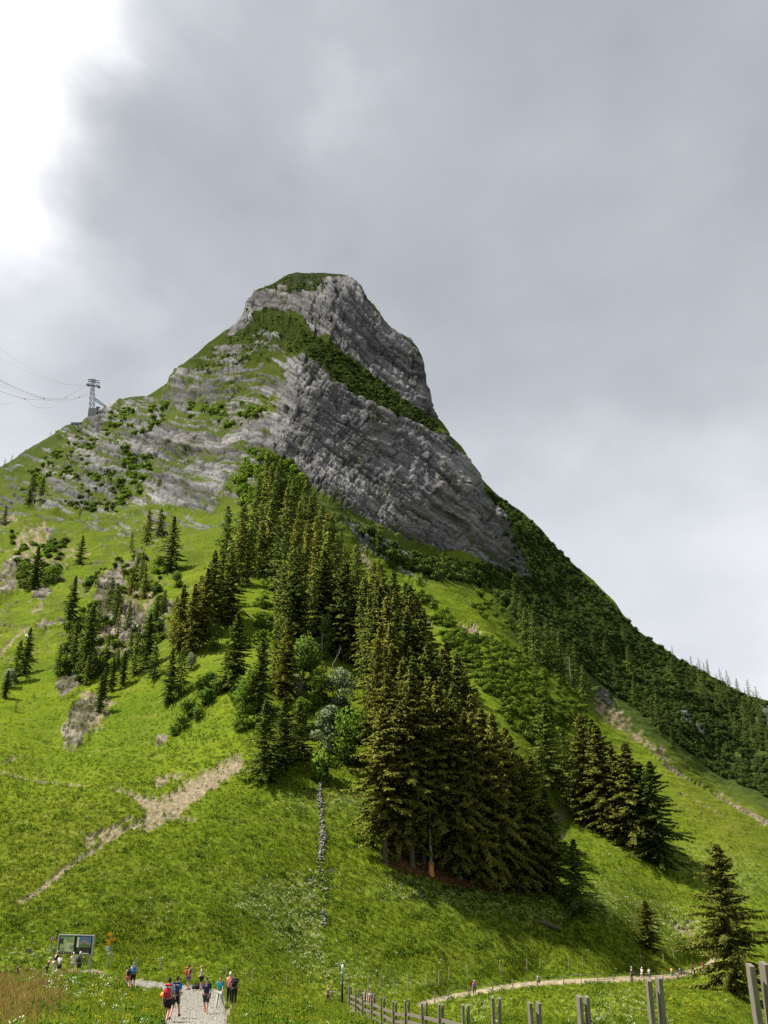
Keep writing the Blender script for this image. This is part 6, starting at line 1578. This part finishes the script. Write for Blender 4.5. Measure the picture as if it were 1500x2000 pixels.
for ps in POSE:
    J = skeleton(ps); c = {}
    c['body'] = from_joints('body', J, BODY, BR)
    J2 = dict(J)
    for n in 'lr': J2[n + 'half'] = J[n + 'sh'].lerp(J[n + 'elb'], .75); J2[n + 'mid'] = J[n + 'hip'].lerp(J[n + 'knee'], .78); J2[n + 'shin'] = J[n + 'knee'].lerp(J[n + 'ank'], .9)
    J2['hem'] = J['pelvis'] + Vector((0, 0, -.02)); J2['collar'] = J['chest'].lerp(J['neck'], .75)
    r = infl(.022, lhalf=.064, rhalf=.064, lmid=.088, rmid=.088, lshin=.062, rshin=.062, hem=(.172, .128), collar=.075)
    c['shirt'] = from_joints('shirt', J2, [['hem', 'spine', 'chest', 'collar'], ['chest', 'lsh', 'lhalf'], ['chest', 'rsh', 'rhalf']], r)
    c['vest'] = from_joints('vest', J2, [['hem', 'spine', 'chest', 'collar'], ['chest', 'lsh'], ['chest', 'rsh']], {**r, 'lsh': .05, 'rsh': .05})
    r2 = infl(.026, lmid=.094, rmid=.094, lshin=.066, rshin=.066, hem=.1)
    c['shorts'] = from_joints('shorts', J2, [['pelvis', 'lhip', 'lmid'], ['pelvis', 'rhip', 'rmid']], r2)
    c['trousers'] = from_joints('trousers', J2, [['pelvis', 'lhip', 'lknee', 'lshin'], ['pelvis', 'rhip', 'rknee', 'rshin']], r2)
    J3 = dict(J); 
    for n in 'lr': J3[n + 'cuff'] = J[n + 'ank'] + Vector((0, 0, .04))
    sh_ = {k: .056 for k in J3}
    c['shoe_l'] = from_joints('shoe', J3, [['lcuff', 'lheel', 'ltoe']], sh_); c['shoe_r'] = from_joints('shoe', J3, [['rcuff', 'rheel', 'rtoe']], sh_)
    J4 = {'a': J['skull'] + Vector((0, -.01, .015)), 'b': J['face'] + Vector((0, -.045, .03)), 'c': J['chin'] + Vector((0, -.06, .02)), 'd': J['neck'] + Vector((0, -.07, -.06)), 'e': J['skull'] + Vector((0, .055, .0)), 'f': J['skull'] + Vector((0, .15, -.035))}
    c['hair'] = from_joints('hair', J4, [['e', 'a', 'b', 'c']], {'a': .078, 'b': .088, 'c': .05, 'e': .05})
    c['long_hair'] = from_joints('hair', J4, [['e', 'a', 'b', 'c', 'd']], {'a': .08, 'b': .09, 'c': .06, 'd': .035, 'e': .05})
    c['cap'] = from_joints('cap', J4, [['f', 'e', 'a']], {'a': (.094, .094), 'e': (.085, .06), 'f': (.06, .012)})
    sp = (J['neck'] - J['pelvis']).normalized(); bk = Vector((0, -math.cos(math.radians(POSE[ps][7])), math.sin(math.radians(POSE[ps][7]))))
    ctr = J['chest'] - sp * .08 + bk * .205
    J5 = {'a': ctr - sp * .22, 'b': ctr - sp * .06 + bk * .02, 'c': ctr + sp * .16}
    c['pack'] = from_joints('pack', J5, [['b', 'a'], ['b', 'c']], {'a': (.14, .10), 'b': (.165, .12), 'c': (.13, .09)})
    mb = MB()
    for s in (-1, 1):
        t0 = J['chest'] + Vector((s * .10, 0, 0))
        mb.tube([ctr + sp * .2 + Vector((s * .09, 0, 0)), t0 + sp * .15 + bk * .02, t0 - bk * .135, t0 - bk * .10 - sp * .2, ctr - sp * .2 + Vector((s * .14, 0, 0))], .022, 6)
    c['straps'] = mb.mesh('straps', True)
    mb = MB(); mb.box(ctr + bk * .15 - sp * .08, (.2, .05, .2)); mb.box(ctr + sp * .25 + bk * .02, (.22, .16, .06)); c['pocket'] = mb.mesh('pocket')
    c['rhand'] = J['rhand'].copy(); c['lhand'] = J['lhand'].copy()
    CL[ps] = c
M['skin'] = mat_plain('skin', (0.48, 0.27, 0.19), .6, .08, 4.0)
_cm = {}
def cloth(col):
    if col not in _cm: _cm[col] = mat_plain('cloth', col, .9, .18, 9.0)
    return _cm[col]
NAVY, BLACK, WHITE, GREY, BEIGE = (.020, .032, .075), (.016, .016, .019), (.66, .66, .66), (.20, .21, .23), (.42, .39, .32)
DARKH, BROWN, BLOND, GREYH = (.022, .016, .012), (.09, .045, .022), (.38, .24, .11), (.55, .54, .52)
PFACE = {'away': 0.0, 'toward': math.pi, 'left': math.pi / 2, 'right': -math.pi / 2}
def person(label, u, v, h, pose, face, top, low, hair, *, vest=False, long=False, shoes=BLACK, hat=None, longhair=False, pack=None, packlabel=None, Y=None, poles=False, turn=0.0, group=None):
    if Y is None: p = ground(u, v)
    else:
        a, b, c_ = ray(u, v); p = Vector((a / b * Y, Y, c_ / b * Y))
    d = project(p)[2]; s = h * d / FOC / 1.765
    for _ in range(3):
        _, tv, _ = project((p.x, p.y, p.z + 1.765 * s)); s *= h / max(1.0, project(p)[1] - tv)
    c = CL[pose]
    rz = PFACE[face] + turn
    root = empty('person', p, rz); root.scale = (s, s, s); tag(root, label, 'person', group)
    def part(nm, key, col):
        me = c[key]
        o = bpy.data.objects.new(nm, me); COL.objects.link(o); o.parent = root
        if not me.materials: me.materials.append(M['skin'])
        o.material_slots[0].link = 'OBJECT'; o.material_slots[0].material = col if not isinstance(col, tuple) else cloth(col); return o
    part('body', 'body', M['skin']); part('shirt', 'vest' if vest else 'shirt', top); part('trousers' if long else 'shorts', 'trousers' if long else 'shorts', low)
    part('shoe', 'shoe_l', shoes); part('shoe', 'shoe_r', shoes); part('hair', 'long_hair' if longhair else 'hair', hair)
    if hat: part('cap', 'cap', hat)
    if pack:
        b = empty('backpack', p, rz); b.scale = (s, s, s); tag(b, packlabel, 'backpack')
        for nm, key in (('bag', 'pack'), ('straps', 'straps'), ('pocket', 'pocket')):
            me = c[key]; o = bpy.data.objects.new(nm, me); COL.objects.link(o); o.parent = b
            if not me.materials: me.materials.append(M['skin'])
            o.material_slots[0].link = 'OBJECT'; o.material_slots[0].material = cloth(pack if nm != 'straps' else BLACK)
    if poles:
        for k, hd in enumerate(('rhand', 'lhand')):
            mb = MB(); q_ = c[hd]; mb.tube([Vector((q_.x * 1.02, q_.y + .02, q_.z + .06)), Vector((q_.x * 1.25, q_.y + .06, .0))], [.016, .010], 5)
            o = mb.build('trekking_pole', M['grey_metal']); o.location = p; o.rotation_euler = (0, 0, rz); o.scale = (s, s, s)
            tag(o, ('right' if k == 0 else 'left') + ' trekking pole held by the ' + poles, 'pole')
    return root
RED = (.42, .018, .03)
person('man in grey shirt and black shorts walking away with a red backpack', 325, 1999, 91, 'stride', 'away', (.25, .33, .42), BLACK, DARKH, pack=RED, packlabel='large red backpack worn by the nearest walker on the road', turn=-.06)
person('man in bright blue shirt and black shorts beside the red backpack walker', 341, 1990, 85, 'stride_b', 'away', (.012, .11, .48), BLACK, DARKH, pack=(.02, .03, .06), packlabel='dark backpack worn by the man in the bright blue shirt', turn=-.05)
hp_ = ground(316, 1999); d_ = project(hp_)[2]; mb = MB()
hz = 50 * d_ / FOC; mb.tube([(0, 0, hz - .13), (0, 0, hz - .08), (0, 0, hz), (0, 0, hz + .08), (0, 0, hz + .12)], [.05, .11, .135, .10, .02], 12)
o = mb.build('climbing_helmet', mat_plain('orange_shell', (.75, .25, .01), .35, .05), None, True); o.location = hp_ + Vector((0, -.12, 0)); tag(o, 'orange helmet hanging from the red backpack', 'helmet')
person('man in navy shirt and dark cap walking towards the viewer', 401, 1982, 75, 'stride', 'toward', NAVY, (.05, .052, .06), GREYH, hat=BLACK, shoes=(.10, .07, .05), turn=.05)
person('woman in teal shirt and light grey trousers walking towards the viewer', 428, 1969, 64, 'stride_b', 'toward', (.012, .29, .32), (.44, .44, .42), BROWN, long=True, shoes=GREY, turn=-.1, poles='woman in the teal shirt')
person('walker in dark top and black trousers seen from behind, right road edge', 456, 1965, 62, 'stand', 'away', (.05, .05, .06), BLACK, BROWN, long=True, pack=(.014, .014, .018), packlabel='black backpack of the walker at the right road edge')
person('white-haired walker in salmon shirt half hidden at the right road edge', 447, 1961, 61, 'stand', 'away', (.62, .25, .20), BLACK, GREYH, long=True, hat=WHITE)
person('woman in pink top and purple shorts standing at the road bend', 367, 1934, 49, 'hips', 'right', (.62, .04, .16), (.14, .09, .24), DARKH, vest=True, longhair=True, pack=(.60, .10, .02), packlabel='orange backpack of the woman in the pink top')
person('woman in pale blue top and black shorts standing with hand on hip', 392, 1934, 48, 'hips', 'left', (.33, .42, .50), BLACK, (.40, .20, .08), vest=True, longhair=True)
bg_ = ground(383, 1933); mb = MB(); mb.tube([(-.28, 0, .1), (-.1, 0, .16), (.12, .02, .15), (.28, 0, .09)], [.06, .16, .15, .06], 9); mb.tube([(-.1, 0, .28), (0, .02, .38), (.1, 0, .28)], .018, 5)
o = mb.build('rucksack', cloth(BLACK), None, True); o.location = bg_; tag(o, 'black rucksack lying on the road between the two standing women', 'rucksack')
person('dark-haired woman in pink shorts with black backpack entering the side path', 249, 1930, 45, 'stride', 'away', (.55, .35, .30), (.62, .16, .17), DARKH, vest=True, pack=BLACK, packlabel='small black backpack of the woman in pink shorts', turn=.25)
person('blond man in black shorts with blue backpack on the side path', 258, 1931, 53, 'stride_b', 'away', (.30, .33, .36), BLACK, BLOND, pack=(.03, .16, .38), packlabel='blue backpack of the blond man on the side path', turn=.25)
person('stooping man in navy vest and grey cap left of the board', 90, 1908, 38, 'lean', 'right', NAVY, (.05, .05, .055), GREYH, vest=True, long=True, hat=(.55, .55, .5), turn=.4)
person('man in black shirt and beige trousers leaning towards the board', 104, 1902, 44, 'lean', 'right', BLACK, BEIGE, (.40, .25, .18), long=True, turn=.9)
person('person in white shirt and black shorts in front of the map', 114, 1906, 42, 'stand', 'away', WHITE, BLACK, BROWN, turn=-.2)
person('man in white shirt, cap and beige shorts with sticks at the board', 140, 1903, 42, 'poles', 'away', WHITE, BEIGE, GREYH, hat=(.6, .6, .55), poles='man in white shirt at the board', turn=.5)
person('man in grey shirt and navy shorts with black backpack at the board', 152, 1908, 48, 'stand', 'away', GREY, (.03, .035, .06), GREYH, hat=(.55, .55, .52), pack=(.03, .032, .03), packlabel='black backpack of the capped man at the board')
person('walker in blue-grey top half hidden behind the bank at the left edge', 31, 1917, 36, 'stride', 'right', (.05, .07, .15), (.10, .07, .06), BROWN, Y=57, turn=.3)
person('bare-shouldered walker in black passing left of the marker post', 641, 1963, 41, 'stride', 'left', BLACK, (.03, .03, .035), BLOND, vest=True, Y=67.5)
person('walker in white top behind the fence, left of two', 712, 1973, 42, 'stride_b', 'toward', WHITE, GREY, BLOND, Y=66.5)
person('walker in grey top behind the fence, right of two', 724, 1973, 41, 'stride', 'toward', (.38, .40, .42), (.55, .20, .18), BROWN, Y=66.5)
person('white-haired walker in pink top alone on the dirt track', 927, 1946, 31, 'stride', 'away', (.75, .06, .22), (.12, .12, .15), GREYH, long=True, pack=(.03, .05, .25), packlabel='blue backpack of the pink walker on the dirt track')
person('walker in white top and black shorts coming down the dirt track', 1053, 1928, 27, 'stride', 'toward', (.62, .60, .60), BLACK, BROWN, pack=BLACK, packlabel='black backpack of the walker coming down the dirt track')
person('tall walker in navy with a stick leading the file on the track', 1235, 1918, 30, 'poles', 'right', NAVY, (.03, .03, .04), GREYH, long=True, poles='tall navy walker on the track', turn=.5)
person('walker in white cap and white top behind the navy walker', 1255, 1915, 27, 'stride_b', 'right', WHITE, BEIGE, GREYH, hat=WHITE, turn=.4)
person('walker in pale pink top and grey trousers on the track', 1269, 1914, 25, 'stride', 'right', (.65, .52, .50), (.12, .12, .12), BROWN, long=True, turn=.4)
person('walker in yellow top and blue trousers on the track', 1313, 1910, 22, 'stride', 'right', (.62, .40, .12), (.10, .16, .20), BROWN, long=True, turn=.4)
person('walker all in dark blue on the track', 1329, 1910, 23, 'stride_b', 'right', (.03, .05, .12), (.05, .06, .10), DARKH, long=True, turn=.4)
person('walker in grey-blue jacket near the track bend', 1354, 1902, 21, 'stride', 'away', (.12, .14, .20), (.06, .06, .08), DARKH, long=True, turn=.3)
person('walker in red top at the track bend', 1375, 1899, 21, 'stride_b', 'away', (.55, .02, .08), (.04, .04, .06), DARKH, long=True, pack=(.03, .03, .06), packlabel='dark backpack of the red walker at the track bend', turn=.3)
person('farthest walker in pale blue by the large spruce', 1396, 1880, 16, 'stride', 'away', (.40, .50, .60), GREY, GREYH, long=True, turn=.3)
